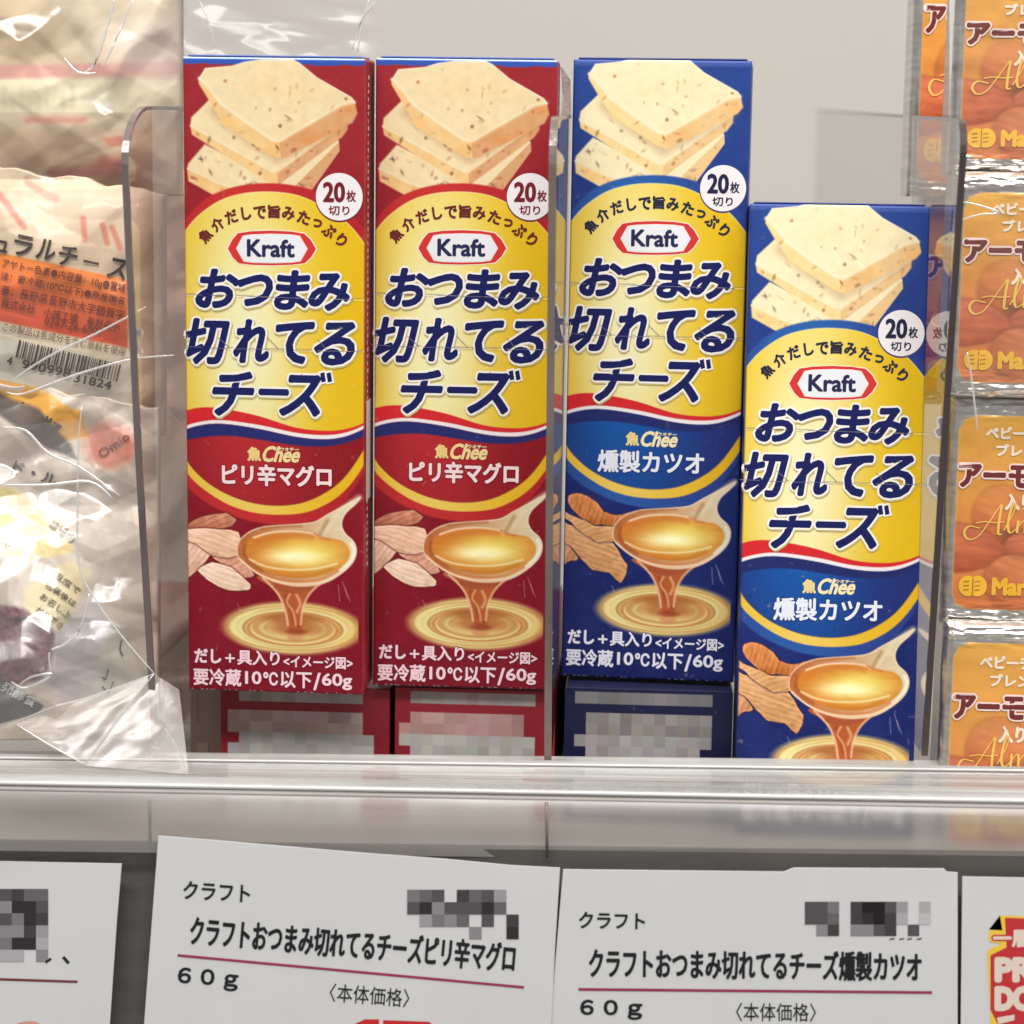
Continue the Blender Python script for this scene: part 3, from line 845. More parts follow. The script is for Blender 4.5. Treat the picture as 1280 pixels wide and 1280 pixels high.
# cartons lying flat underneath, ends to the viewer; their printed ends show pale panels with grey marks
def lying(k, u0, u1, body, bandtop, seed, label, cells):
    A = at(u0, 880, .004); B = at(u1, 880, .004)
    top = BOX[k][0][2] - 0.0012
    w = B[0] - A[0]
    root = empty('lying_carton', (A[0], 0.004, 0), label, 'carton', 'cartons lying flat beneath the standing ones')
    m = flat('card_end', body, .45, bscale=600, bstr=.08, var=.1)
    hh = top / 2
    for j in range(1):
        box_mesh('body', (0, 0.0005, 0.0005), (w, .155, top), m, root, .0005)
    c = Canvas(0, w / MM, 0, top / MM, 1.0)
    c.img[:] = body
    rs = np.random.RandomState(seed)
    y = 6; cw = 15.0
    x0, x1, pal = cells
    rows = [(5, 20, pal[0]), (33, 63, pal[1]), (63, 165, pal[2])]
    for (a, b, base) in rows:
        nn = int((x1 - x0 + 7) / cw)
        for i in range(nn):
            xx = x0 + i * cw
            yy = a
            while yy < b - 8:
                if (i in (0, nn - 1) and rs.rand() < .45): yy += 15; continue
                v = rs.uniform(-16, 9)
                m_ = np.clip((c.X - xx) / .8 + 1, 0, 1) * np.clip((xx + cw - c.X) / .8 + 1, 0, 1) * np.clip((c.Y - yy) / .8 + 1, 0, 1) * np.clip((yy + 15 - c.Y) / .8 + 1, 0, 1)
                c.put(m_, np.clip(np.array(base) + v + rs.uniform(-4, 4, 3), 0, 255), 1)
                yy += 15
    P = np.stack([c.X * MM, np.full(c.X.shape, -.0001), top - c.Y * MM], -1)
    grid_obj('end_print', P, vcol('printed_card', .36, 700, .06, .0003, .03), root, c.lin())
    return root


lying(1, 276, 487, (132, 36, 46), 0, 1, 'dark red carton lying flat under the leftmost red carton', (10, 206, ((152, 144, 140), (172, 150, 146), (174, 170, 168))))
lying(2, 494, 694, (136, 36, 46), 0, 2, 'dark red carton lying flat under the second red carton', (6, 186, ((156, 146, 142), (176, 140, 136), (174, 170, 168))))
lying(3, 706, 916, (26, 28, 62), 0, 3, 'dark navy carton lying flat under the taller blue carton', (14, 198, ((116, 114, 116), (136, 130, 128), (156, 152, 154))))

# ================================================================== DIVIDERS
acr = clear('clear_acrylic', (.97, .965, .96), 1.42, .015, haze=.015, hazecol=(.6, .56, .53), boost=.0)
acr_l = clear('clear_acrylic_left', (.965, .95, .94), 1.2, .03, haze=.05, hazecol=(.66, .58, .53))
acr2 = clear('clear_acrylic_grazing', (.90, .88, .87), 1.55, .01, haze=.05, hazecol=(.5, .42, .4), boost=.10)
edge_m = flat('acrylic_edge', (112, 100, 98), .15, bscale=200, bstr=.2, var=.25, vscale=80, spec=.8, stretch=(1, 1, .3))


def divider(label, prof, Xf, th, mat, emat):
    """prof: list of (Y, Z) outline, front edge first listing bottom->top->back; Xf(Y) gives the sheet's X"""
    root = empty('shelf_divider', (Xf(-.03), -.03, .02), label, 'divider', 'clear plastic shelf dividers')
    loc = np.array(root.location)
    n = len(prof)
    L = [np.array([Xf(y) - th / 2, y, z]) - loc for y, z in prof]; Rr = [np.array([Xf(y) + th / 2, y, z]) - loc for y, z in prof]
    mesh_obj('panel', L + Rr, [tuple(range(n)), tuple(range(2 * n - 1, n - 1, -1))], mat, root)
    # rim runs up the front, round the corner and back along the top
    k = n - 1
    R0 = []
    e = .00012
    for i in range(k):
        y, z = prof[i]
        y0, z0 = prof[max(0, i - 1)]; y1, z1 = prof[min(k - 1, i + 1)]
        t = np.array([y1 - y0, z1 - z0]); t /= np.linalg.norm(t); nrm = np.array([-t[1], t[0]])   # outward
        X = Xf(y)
        wd = .0008
        for (sx, sn) in ((-th / 2 - e, .0001), (-th / 2 - e, -wd), (th / 2 + e, -wd), (th / 2 + e, .0001)):
            R0.append(np.array([X + sx, y + nrm[0] * sn, z + nrm[1] * sn]) - loc)
    Fc = []
    for i in range(k - 1):
        for j in range(4):
            Fc.append((i * 4 + j, i * 4 + (j + 1) % 4, (i + 1) * 4 + (j + 1) % 4, (i + 1) * 4 + j))
    Fc += [(0, 1, 2, 3), tuple((k - 1) * 4 + j for j in (3, 2, 1, 0))]
    mesh_obj('rim', R0, Fc, emat, root)
    return root


def zat(u, v, Y): return float(at(u, v, Y)[2])


def corner(y0, z0, y1, z1, n=9):
    """quarter curve from the top of the front edge (y0,z0) to the start of the top edge (y1,z1)"""
    return [(y1 + (y0 - y1) * math.cos(a), z0 + (z1 - z0) * math.sin(a)) for a in np.linspace(0, math.pi / 2, n)]


Xl = float(at(156, 220, -.05)[0])
pl = [(-.020, zat(190, 933, -.020)), (-.038, zat(172, 560, -.038))] + corner(-.050, zat(156, 205, -.050), -.024, zat(182, 133, -.024)) + [(.02, zat(228, 134, .02)), (.44, zat(228, 134, .02) + .02), (.44, .004)]
divider('clear plastic divider standing between the clear bags and the leftmost red carton', pl, lambda y: Xl, .0014, acr_l, edge_m)
Xr = float(at(1203, 220, -.05)[0])
pr = [(-.022, zat(1168, 945, -.022)), (-.036, zat(1190, 560, -.036))] + corner(-.050, zat(1206, 190, -.050), -.040, zat(1190, 148, -.040)) + [(.44, zat(1020, 137, .44)), (.44, .004)]
divider('clear plastic divider standing between the lowest blue carton and the almond packs', pr, lambda y: Xr + .0008 * min(1, (y + .05) / .05), .0014, acr, flat('acrylic_edge_dark', (70, 58, 57), .15, bscale=200, bstr=.2, var=.2, vscale=80, spec=.8, stretch=(1, 1, .3)))
Xm0 = float(at(689, 300, -.045)[0]); Xm1 = -.0216
Xm = lambda y: Xm0 + (Xm1 - Xm0) * (min(y, .04) + .045) / .06
pm = [(-.020, zat(683, 950, -.020)), (-.034, zat(684, 600, -.034))] + corner(-.045, zat(690, 205, -.045), -.036, zat(697, 146, -.036)) + [(.012, zat(712, 144, .012)), (.018, zat(714, 144, .018)), (.018, .037)]
divider('clear plastic divider between the second red carton and the taller blue carton', pm, Xm, .0016, acr2, flat('acrylic_edge_pale', (118, 104, 98), .2, bscale=300, bstr=.4, var=.25, vscale=120, spec=.8, stretch=(1, 1, .3)))

# ================================================================== SHELF RAIL (clear ribbed fence) and tag strip
zt = .0195
Lr, Rr_ = -60, 1340


def rail_y(u, v): return atz(u, v, zt)


root = empty('shelf_rail', (0, -.05, 0), 'clear ribbed plastic rail running along the whole front edge of the shelf', 'rail')
rail_top = clear('ribbed_plastic', (.80, .80, .79), 1.42, .22, haze=.46, hazecol=(.60, .595, .575), boost=.02, bscale=70, bstr=.15, bdist=.0006, stretch=(.25, 3, 3), hscale=25)
rail_front = clear('frosted_plastic', (.86, .84, .82), 1.4, .25, haze=.42, hazecol=(.50, .475, .455), boost=.01, bscale=60, bstr=.2, bdist=.0008, stretch=(.3, 1, 2), hscale=12, blur=.42)
# section through the rail, (offset forward from the back edge, height), metres
NS = 60
sec = []
bumps = [(.30, .0020), (.52, .0010), (.74, .0016), (.86, .0022), (.94, .0012)]
for i in range(NS):
    t = i / (NS - 1)
    h = sum(a * math.exp(-((t - p) / .018) ** 2) for p, a in bumps) + .0004 * math.sin(t * 46)
    sec.append((t, h))
uu = np.linspace(-80, 1360, 40)
P = np.zeros((NS, len(uu), 3))
for j, u in enumerate(uu):
    A = atz(u, 945 + (u - 640) * .010, zt); B = atz(u, 1000 + (u - 640) * .0185, zt)
    for i, (t, h) in enumerate(sec):
        P[i, j] = A + (B - A) * t; P[i, j, 2] += h
loc = np.array(root.location)
grid_obj('ribbed_top', P - loc, rail_top, root)
front_edge = P[-1].copy()
for t_, wd, nm in ((.33, .00035, 'rib'), (.90, .0009, 'rib'), (.965, .0006, 'rib')):
    i0 = int(t_ * (NS - 1))
    tube(nm, [P[i0, j] + [0, 0, .0006] - loc for j in range(len(uu))], wd, flat('rib_plastic', (200, 199, 196), .4, var=.12, vscale=30, bscale=100, bstr=.2, stretch=(.3, 1, 1), spec=.9), root, 8)
for t_, wd in ((.985, .0006),):
    i0 = int(t_ * (NS - 1))
    tube('groove_shade', [P[i0, j] + [0, -.0004, -.0001] - loc for j in range(len(uu))], wd, flat('groove_shadow', (146, 140, 136), .4), root, 8)  # grey tube standing in for the shade line under the ribs
# front wall of the rail
P2 = np.zeros((10, len(uu), 3))
for j, u in enumerate(uu):
    T = front_edge[j]; ub, vb = proj(T)
    Bt = at(u, 1069 + (u - 640) * .0125, T[1] - .001)
    for i in range(10):
        s = i / 9
        P2[i, j] = T * (1 - s) + Bt * s
        P2[i, j, 1] -= .0016 * math.sin(min(1, s * 4) * math.pi / 2)
grid_obj('front_wall', P2 - loc, rail_front, root)
# divider feet seen in the rail
for (u, v0, v1) in ((187, 1000, 1066), (683, 1003, 1072)):
    A = at(u, v0, -.057); B = at(u + 1, v1, -.0575)
    tube('seam', [A - loc, (A + B) / 2 - loc, B - loc], .00045, flat('seam_grey', (112, 104, 98), .4), root, 6)

# backing strip behind the tags
T0 = P2[-1]
A = T0[0]; B = T0[-1]
yb = float(min(T0[:, 1]) + .0035)
ps = []
for u in (-80, 1360):
    ps.append(at(u, 1062 + (u - 640) * .0125, -.0555))
V = [ps[0], ps[1], ps[1] - [0, 0, .12], ps[0] - [0, 0, .12]]
V += [v + np.array([0, .004, 0]) for v in V]
loc0 = np.array(V[0])
strip = mesh_obj('tag_strip', [v - loc0 for v in V], [(0, 3, 2, 1), (4, 5, 6, 7), (0, 1, 5, 4), (1, 2, 6, 5), (2, 3, 7, 6), (3, 0, 4, 7)], dark_m)
strip.location = loc0
tag(strip, 'dark grey label strip behind the white price tags below the rail', 'label strip')

paper = flat('paper', (206, 206, 206), .7, bscale=2500, bstr=.03, var=.02, vscale=60)


class Sheet:
    """a flat card whose four corners are real points; print space = seen pixels at its own plane"""
    def __init__(s, name, corners, Y, label, thick=.0004, mat=paper, group='white paper price tags on the shelf edge'):
        s.Y = Y
        pts = [at(u, v, Y) for u, v in corners]
        s.loc = np.array(pts[0])
        s.root = empty(name, pts[0], label, 'price tag', group)
        n = len(pts)
        V = [p - s.loc for p in pts]
        V += [v + np.array([0, thick, 0]) for v in V]
        mesh_obj('card', V, [tuple(range(n))[::-1], tuple(range(n, 2 * n))] + [(i, (i + 1) % n, (i + 1) % n + n, i + n) for i in range(n)], mat, s.root)

    def to3(s, x, y, h):
        return np.array([at(a, b, s.Y) - s.loc + [0, -.00006 - c * .00002, 0] for a, b, c in zip(x, y, h)])


BLK = (34, 34, 36); MAG = (150, 50, 92)


def rotrect(cx, cy, w, h): return (cx - w / 2, cy - h / 2, cx + w / 2, cy + h / 2)


def bar(k, a, b, wd, rgb, layer=2):
    a = np.array(a, float); b = np.array(b, float); t = (b - a) / np.linalg.norm(b - a); nn = np.array([-t[1], t[0]]) * wd / 2
    k.poly([a - nn, b - nn, b + nn, a + nn], rgb, layer)


def marks(k, x0, y0, cw, rows):
    """blocked-out code number: a block of grey squares, one digit per square, '.' = none"""
    for j, r in enumerate(rows):
        for i, ch in enumerate(r):
            if ch == '.': continue
            g = 30 + int(ch) * 17
            k.poly([(x0 + i * cw, y0 + j * cw), (x0 + (i + 1) * cw, y0 + j * cw), (x0 + (i + 1) * cw, y0 + (j + 1) * cw), (x0 + i * cw, y0 + (j + 1) * cw)], (g + 4, g, g + 3), 1.5)


# left tag (cut by the frame)
s = Sheet('price_tag', [(-90, 1075), (152, 1080), (146, 1150), (137, 1282), (128, 1420), (-90, 1420)], -.0600, 'white price tag at the far left with a grey blocked-out code')
k = Ink()
marks(k, -46, 1111, 15.2, ['.34353.', '3556243', '6755115', '5677312', '0.66339', '..35116'] if False else ['5443244', '4556113', '6643512', '8046627', '3665118', '.7.88.6'])
bar(k, (-60, 1222), (97, 1227), 3, (120, 50, 60))
bar(k, (57, 1203), (64, 1198), 3, BLK); bar(k, (79, 1196), (86, 1204), 4, BLK)
k.poly(smooth_pts([(20, 1282), (30, 1277), (44, 1277), (52, 1284), (50, 1300), (22, 1300)], True, 3), (206, 150, 130), 2)
k.build('lettering', s.to3, s.root)
# long tilted tag
s = Sheet('price_tag', [(198, 1045), (260, 1050), (460, 1067), (556, 1074), (640, 1082), (700, 1085), (694, 1180), (688, 1300), (684, 1420), (176, 1420), (180, 1282), (190, 1150)], -.0606, 'long tilted white price tag on the left, with a magenta line under its title')
k = Ink()
rt = math.atan2(35, 408)
k.text('クラフト', rotrect(271, 1114.5, 84, 23), BLK, 2, bold=.6, rot=.06)
k.text('クラフトおつまみ切れてるチーズピリ辛マグロ', rotrect(441, 1180, 408, 38), BLK, 2, bold=1.0, rot=rt)
bar(k, (222, 1194), (655, 1234), 3.2, MAG)
k.text('６０ｇ', rotrect(260, 1224, 76, 26), BLK, 2, bold=.9, rot=.07)
k.text('〈本体価格〉', rotrect(462, 1244, 100, 23), BLK, 2, bold=.1, rot=.08)
marks(k, 509, 1112, 15.5, ['543.2437.', '31633314.', '.7564.3.2', '.....6..1'])
k.poly([(430, 1300), (441, 1281), (456, 1274), (474, 1274), (473, 1320), (430, 1320)], (196, 44, 46), 2)
k.poly([(479, 1275), (536, 1277), (546, 1284), (548, 1320), (478, 1320)], (196, 44, 46), 2)
k.build('lettering', s.to3, s.root)
# right tag
s = Sheet('price_tag', [(704, 1087), (980, 1090), (992, 1085), (1180, 1086), (1184, 1090), (1197, 1091), (1197, 1282), (1197, 1420), (682, 1420), (690, 1250)], -.0600, 'white price tag right of the long tilted one, its line nearly level')
k = Ink()
k.text('クラフト', rotrect(765, 1150.5, 83, 21), BLK, 2, bold=.6, rot=.02)
k.text('クラフトおつまみ切れてるチーズ燻製カツオ', rotrect(944, 1206, 416, 38), BLK, 2, bold=1.0, rot=.012)
bar(k, (723, 1236.5), (1165, 1240.5), 3.4, MAG)
k.text('６０ｇ', rotrect(764, 1262, 78, 25), BLK, 2, bold=.9, rot=.01)
k.text('〈本体価格〉', rotrect(970, 1265, 100, 23), BLK, 2, bold=.1, rot=.01)
marks(k, 1006, 1127, 14.3, ['335.20037.8', '334.21028.9', '.62.6632.3.'])
for i, x in enumerate((1112, 1124, 1134, 1146)): bar(k, (x, 1174), (x + 6, 1173), 1.6, (60, 58, 62))
k.build('lettering', s.to3, s.root)
# far right tag with the red sign
s = Sheet('price_tag', [(1203, 1096), (1400, 1100), (1400, 1420), (1200, 1420), (1201, 1282)], -.0600, 'white price tag at the far right with a red and yellow printed badge')
k = Ink()
k.poly([(1250, 1144), (1400, 1150), (1400, 1300), (1236, 1300), (1238, 1270), (1234, 1190), (1236, 1186), (1252, 1180), (1236, 1177), (1236, 1162), (1253, 1163)], (232, 196, 70), 1)
k.poly([(1256, 1147), (1400, 1152), (1400, 1300), (1242, 1300), (1248, 1282), (1238, 1262), (1238, 1194), (1258, 1184)], (190, 52, 58), 1.8)
cr = (222, 206, 192)
k.text('一層', rotrect(1264, 1173, 46, 22), cr, 3, bold=1.1, outline=(2.0, (190, 52, 58)))
k.text('PR', rotrect(1268, 1212, 50, 32), cr, 3, bold=2.6)
k.text('DO', rotrect(1268, 1248, 50, 32), cr, 3, bold=2.6)
k.poly([(1246, 1272), (1268, 1268), (1268, 1275), (1248, 1280)], cr, 3)
k.build('lettering', s.to3, s.root)

# ================================================================== ALMOND CHEESE PACKS (right)
foil = vcol('foil_pack', .30, 260, .3, .0006, .02, metal_attr=True, coat=.3)
OR = (216, 140, 60)


def almond(c, cx, cy, rx, ry, rot, seed, base=(176, 84, 52)):
    co, si = math.cos(rot), math.sin(rot)
    x = (c.X - cx) * co + (c.Y - cy) * si; y = -(c.X - cx) * si + (c.Y - cy) * co
    taper = 1 - .25 * (x / rx)
    r = np.sqrt((x / rx) ** 2 + (y / (ry * taper)) ** 2)
    st = .45 * np.sin(y / ry * 13 * (1 + .3 * (x / rx) ** 2) + 2.2 * vnoise(x / 30 + seed, y / 12, 2)) * 13 + vnoise(x / 16, y / 2.4 + seed, 2) * 11
    cc = np.array(base, float) + st[..., None] * np.array([1, .8, .6]) + (1 - r[..., None] ** 2) * np.array([22, 16, 8]) - (y / ry)[..., None] * 20
    c.put((1.12 - r) * ry / 5, (112, 52, 26), .55)
    c.put((1 - r) * ry / 1.6 + .5, cc)


def pack(u0, v0, v1, Yd, wpx, label, full=True, seed=0, tilt=0.0):
    """pack whose top-left corner is seen at (u0,v0), foot at v1, at depth Yd; wpx wide in print units of .2 mm"""
    A = at(u0, v0, Yd); Bm = at(u0, v1, Yd)
    Bm = Bm - np.array([0, 0, .0012]); Hh = A[2] - Bm[2]; Ww = wpx * MM
    root = empty('cheese_pack', (A[0], Yd, Bm[2]), label, 'cheese pack', 'orange almond cheese packs in silver foil', tilt)
    hu = Hh / MM; wu = wpx
    c = Canvas(0, wu, 0, hu, 1.3)
    c.img[:] = (214, 210, 204)
    c.img += vnoise(c.X / 14 + seed, c.Y / 5, 3)[..., None] * 26
    # label
    m = 12; top = 26; bt = hu - 20; r = 20
    d = c.sdf([(m + r, top), (wu - 12 - r, top), (wu - 12 - 6, top + 6), (wu - 12, top + r), (wu - 12, bt - r), (wu - 18, bt - 6), (wu - 12 - r, bt), (m + r, bt), (m + 6, bt - 6), (m, bt - r), (m, top + r), (m + 6, top + 6)])
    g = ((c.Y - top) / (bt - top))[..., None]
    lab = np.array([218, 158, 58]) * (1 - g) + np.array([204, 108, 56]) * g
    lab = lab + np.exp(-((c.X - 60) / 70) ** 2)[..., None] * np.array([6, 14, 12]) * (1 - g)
    mask = np.clip(d / 1.2 + .5, 0, 1)
    sil = c.img.copy(); c.img = lab.copy()
    s_ = hu / 275.0
    almond(c, 84, 146 * s_, 50, 34 * s_, .35, 2 + seed, (186, 100, 60))
    c.put((150 * s_ - c.Y) / 26 * (c.Y > 0), lab, .45)
    c.poly([(66, 160 * s_), (100, 158 * s_), (92, 176 * s_), (76, 178 * s_)], (110, 56, 40), .8, 8)
    almond(c, 122, 184 * s_, 50, 26 * s_, -.15, 3 + seed, (160, 76, 52))
    almond(c, 24, 183 * s_, 52, 29 * s_, .06, 1 + seed, (168, 76, 52))
    almond(c, 112, 232 * s_, 62, 34 * s_, .42, 4 + seed, (178, 96, 60))
    almond(c, 190, 206 * s_, 50, 30 * s_, -.3, 6 + seed, (200, 104, 66))
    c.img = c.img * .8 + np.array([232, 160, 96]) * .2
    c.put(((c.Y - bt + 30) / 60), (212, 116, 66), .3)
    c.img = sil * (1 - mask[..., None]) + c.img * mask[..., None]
    c.put(1 - np.abs(d) / 1.3, (236, 190, 120), .7)
    metal = 1 - mask
    # pillow with crimped, wrinkled seals
    ex = np.minimum(c.X, wu - c.X); ey = np.minimum(c.Y, hu - c.Y); e = np.minimum(ex / 12, ey / 12)
    puff = .0026 * (1 - np.clip(1 - e, 0, 1) ** 2)
    wr = .0007 * vnoise(c.X / 24 + seed, c.Y / 5, 3) * np.clip(1.4 - ey / 26, 0, 1) + .0005 * vnoise(c.X / 6, c.Y / 60 + seed, 2) * np.clip(1.2 - ex / 16, 0, 1)
    soft = .00045 * vnoise(c.X / 50 + seed, c.Y / 40 + 3, 2)
    yy = -(puff + wr * 1.3 + soft)
    P = np.stack([c.X * MM, yy, Hh - c.Y * MM], -1)
    cols = np.concatenate([c.lin(), metal[..., None] * .92], -1)
    grid_obj('wrapper', P, foil, root, cols, close_back=(0, .016, 0))
    yfun = lambda x, y, h: np.stack([x * MM, np.array([np.interp(a, c.X[0], yy[int(np.clip(b / hu * (c.ny - 1), 0, c.ny - 1))]) for a, b in zip(x, y)]) - .0001 - h * .00003, Hh - y * MM], -1)
    k = Ink()
    WH = (240, 226, 204); BR = (112, 50, 48)
    L = lambda a, b, c_, d_: (a, b * s_, c_, d_ * s_)
    k.text('ベビーチーズ', L(46, 36, 146, 52), WH, 2, bold=.9)
    k.text('ブレンド', L(60, 57, 128, 72), WH, 2, bold=.9)
    k.text('アーモンド', L(14, 80, 168, 110), BR, 4, bold=1.9, outline=(2.2, (238, 214, 204)))
    k.text('入り', L(74, 116, 108, 136), WH, 2, bold=1.1)
    # script word, drawn as a pen line
    GO = (236, 190, 96)
    def pen(pts, w0=1.6, w1=3.4):
        p = smooth_pts([(a, b * s_) for a, b in pts], False, 6)
        for i in range(len(p) - 1):
            t = p[i + 1] - p[i]; ww = w0 + (w1 - w0) * max(0, t[1]) / (np.linalg.norm(t) + 1e-9)
            nn = np.array([-t[1], t[0]]) / (np.linalg.norm(t) + 1e-9) * ww / 2
            k.poly([p[i] - nn, p[i + 1] - nn, p[i + 1] + nn, p[i] + nn], GO, 5)
    pen([(44, 158), (30, 156), (24, 164), (30, 172), (42, 168), (54, 152), (66, 134), (70, 130), (68, 146), (67, 164), (72, 164)])
    pen([(38, 152), (50, 150), (62, 151), (74, 150)], 1.5, 1.5)
    pen([(74, 160), (84, 142), (88, 128), (83, 132), (79, 152), (82, 163), (90, 158)])
    pen([(92, 148), (91, 163), (92, 156), (100, 148), (101, 163), (103, 154), (111, 148), (111, 162), (116, 160)])
    pen([(124, 148), (118, 154), (121, 163), (129, 158), (126, 148), (134, 151)])
    pen([(138, 148), (137, 163), (142, 152), (148, 149), (148, 162), (154, 160)])
    pen([(166, 150), (158, 150), (156, 162), (164, 160), (172, 132), (167, 163), (174, 160)])
    # maker's oval badge and name
    ang = np.linspace(0, 2 * math.pi, 28, endpoint=False)
    YL = (232, 180, 60)
    for ox in (-6, 6): k.poly([(38 + ox + 12 * math.cos(a), (228 + 12.5 * math.sin(a)) * s_) for a in ang], YL, 2 + (ox > 0) * .5)
    for dx in (-10, 4):
        for dy in (-5, 0, 5): bar(k, (36 + dx, (228 + dy) * s_), (43 + dx, (227 + dy) * s_), 1.2, (176, 110, 40), 4)
    bar(k, (38, 218 * s_), (38, 238 * s_), 1.6, (176, 110, 40), 4)
    k.text('Marin', L(62, 217, 124, 239), YL, 3, bold=1.5)
    k.build('lettering', yfun, root)
    return root


PK = 'orange almond cheese pack in foil, '
pack(1196, -52, 212, .002, 260, PK + 'uppermost, cut by the frame', seed=1)
pack(1193, 214, 490, -.004, 260, PK + 'second from the top behind the divider rim', seed=2)
pack(1187, 492, 772, .000, 260, PK + 'third from the top with a clear title', seed=3)
pack(1180, 775, 1068, -.004, 260, PK + 'lowest, its foot behind the rail', seed=4)
pack(1146, -95, 240, .060, 200, PK + 'set back behind the uppermost one', seed=5)
pack(1148, 240, 500, .066, 200, PK + 'deep in the shelf behind the second one', seed=6)
for a, b, cc in ((1141, 1146, (225, 225, 220)),):
    pass
# pale printed edge strip of the upper front pack
A = at(1187, -60, .004); B = at(1187, 150, .004)
es = mesh_obj('paper_spine', [A - A, at(1199, -60, .001) - A, at(1199, 152, .001) - A, B - A] + [p + np.array([0, .0005, 0]) - A for p in (A, at(1199, -60, .001), at(1199, 152, .001), B)],
              [(3, 2, 1, 0), (4, 5, 6, 7), (0, 1, 5, 4), (1, 2, 6, 5), (2, 3, 7, 6), (3, 0, 4, 7)], flat('white_label', (236, 234, 226), .3, bscale=300, bstr=.1))
es.location = A
tag(es, 'narrow white paper label edge standing beside the uppermost almond pack', 'label')

# ================================================================== CLEAR BAGS WITH CHEESE (left)
pouch_m = vcol('printed_film', .5, 90, .18, .0010, .03, coat=.2)
film_m = clear('crinkled_film', (.97, .965, .96), 1.38, .15, haze=.035, hazecol=(.82, .75, .69), boost=.025, bscale=60, bstr=.25, bdist=.002, hscale=30)
film_corner = clear('film_corner', (.93, .92, .90), 1.40, .24, haze=.24, hazecol=(.66, .60, .56), boost=.04, bscale=40, bstr=.2, bdist=.002, hscale=24)
film_shiny = clear('shiny_film', (.97, .965, .96), 1.45, .27, haze=.05, hazecol=(.80, .76, .72), boost=.14, bscale=60, bstr=.25, bdist=.002, hscale=30)
fold_glint_m = clear('film_fold_glint', (.9, .9, .9), 1.6, .1, haze=.42, hazecol=(.95, .93, .9), boost=.18)


def fold_field(U, V, seed, amp):
    """straight crossing creases, as in stiff crinkled film"""
    rs = np.random.RandomState(seed * 13 + 5); h = 0; tot = 0
    wx = U + 16 * vnoise(U / 90 + seed, V / 90, 2); wy = V + 16 * vnoise(U / 90, V / 90 + seed, 2)
    for k in range(9):
        a = rs.uniform(0, math.pi); f = rs.uniform(55, 150) * (.55 if k > 5 else 1); ph = rs.rand() * 9
        t = (wx * math.cos(a) + wy * math.sin(a)) / f + ph
        loc_ = np.clip(.5 + 1.6 * vnoise(U / 80 + k * 7 + seed, V / 80 + k, 1), 0, 1)
        am = f / 100.0
        h = h + am * loc_ * (1 - 2 * np.abs((t % 1) * 2 - 1)); tot += am * .6
    return amp * h / tot * 1.7


def pouch(name, label, cat, u0, u1, v0, v1, Yf, paint, depth, step=2.0, seed=0, amp=.003, mat=pouch_m, bulge=.010, slope=None):
    c = Canvas(u0, u1, v0, v1, step)
    paint(c)
    D = ray(0, 0)
    U, V = c.X, c.Y
    kk = np.clip(1 - (V - v0) / 60, 0, 1)
    V = V + kk * (12 * vnoise(U / 45 + seed, U * 0 + 2, 3) + .2 * (U - 60) - 6)
    su = (U - u0) / (u1 - u0) * 2 - 1; sv = (V - v0) / (v1 - v0) * 2 - 1
    Y = Yf - bulge * np.clip((1 - su ** 4) * (1 - sv ** 4), 0, 1) + fold_field(U, V, seed, amp)
    if slope is not None: Y = Y + slope(U, V)
    dirs = _F[None, None] * FPX + _R2[None, None] * (U - 640)[..., None] - _U2[None, None] * (V - 640)[..., None]
    base = CAM + dirs * ((Yf - CAM[1]) / dirs[..., 1])[..., None]      # its own flat sheet
    P = CAM + dirs * ((Y - CAM[1]) / dirs[..., 1])[..., None]
    loc = base[-1, base.shape[1] // 2].copy()
    root = empty(name, loc, label, cat, 'clear bags of cheese pieces')
    grid_obj('wrapper', P - loc, mat, root, c.lin(), close_back=(0, depth, 0))
    def to3(x, y, h):
        out = []
        for a, b, hh in zip(x, y, h):
            i = int(np.clip(round((b - v0) / (v1 - v0) * (c.ny - 1)), 0, c.ny - 1)); j = int(np.clip(round((a - u0) / (u1 - u0) * (c.nx - 1)), 0, c.nx - 1))
            p = at(a, b, P[i, j, 1] - .0004 - hh * .00005)
            out.append(p - loc)
        return np.array(out)
    return root, to3, c


def paint1(c):
    X, Y = c.X, c.Y
    n = vnoise(X / 40, Y / 24, 3)[..., None]
    c.img = np.array([206, 190, 164]) + n * 20
    c.ell(10, 40, 60, 60, (186, 162, 128), .7, 30)
    c.put(np.clip(1 - np.abs(Y - 88 + (X - 90) * .02) / 11, 0, 1) * 2, (204, 142, 136), .8 )
    c.put(np.clip((Y - 98) / 3, 0, 1) * np.clip((142 - Y) / 3, 0, 1), (224, 214, 184))
    for i in range(9):
        c.ell(6 + i * 10.5, 123 + 3 * math.sin(i * 2), 5, 11, (162, 152, 122), .30 + .25 * (i > 6), 6)
    c.put(np.clip(1 - np.abs(Y - 150) / 7, 0, 1) * np.clip((X - 28) / 5, 0, 1) * np.clip((112 - X) / 6, 0, 1), (206, 128, 112), .8)
    c.put(np.clip((Y - 158) / 8, 0, 1), np.array([206, 180, 154]) + n * 16)
    c.poly([(128, 172), (156, 170), (156, 184), (135, 182)], (206, 120, 100), .8, 4)
    c.poly([(60, 214), (100, 208), (120, 196), (158, 194), (158, 220), (60, 222)], (204, 118, 106), .75, 8)
    c.ell(110, 190, 14, 22, (222, 206, 184), .5, 10)
    c.ell(200, 60, 60, 40, (226, 208, 200), .6, 30)
    c.put(np.clip((Y - 224) / 12, 0, 1), np.array([212, 194, 166]) + n * 12)


def rot_pts(pts, cx, cy, a):
    ca, sa = math.cos(a), math.sin(a)
    return [(cx + (x - cx) * ca - (y - cy) * sa, cy + (x - cx) * sa + (y - cy) * ca) for x, y in pts]


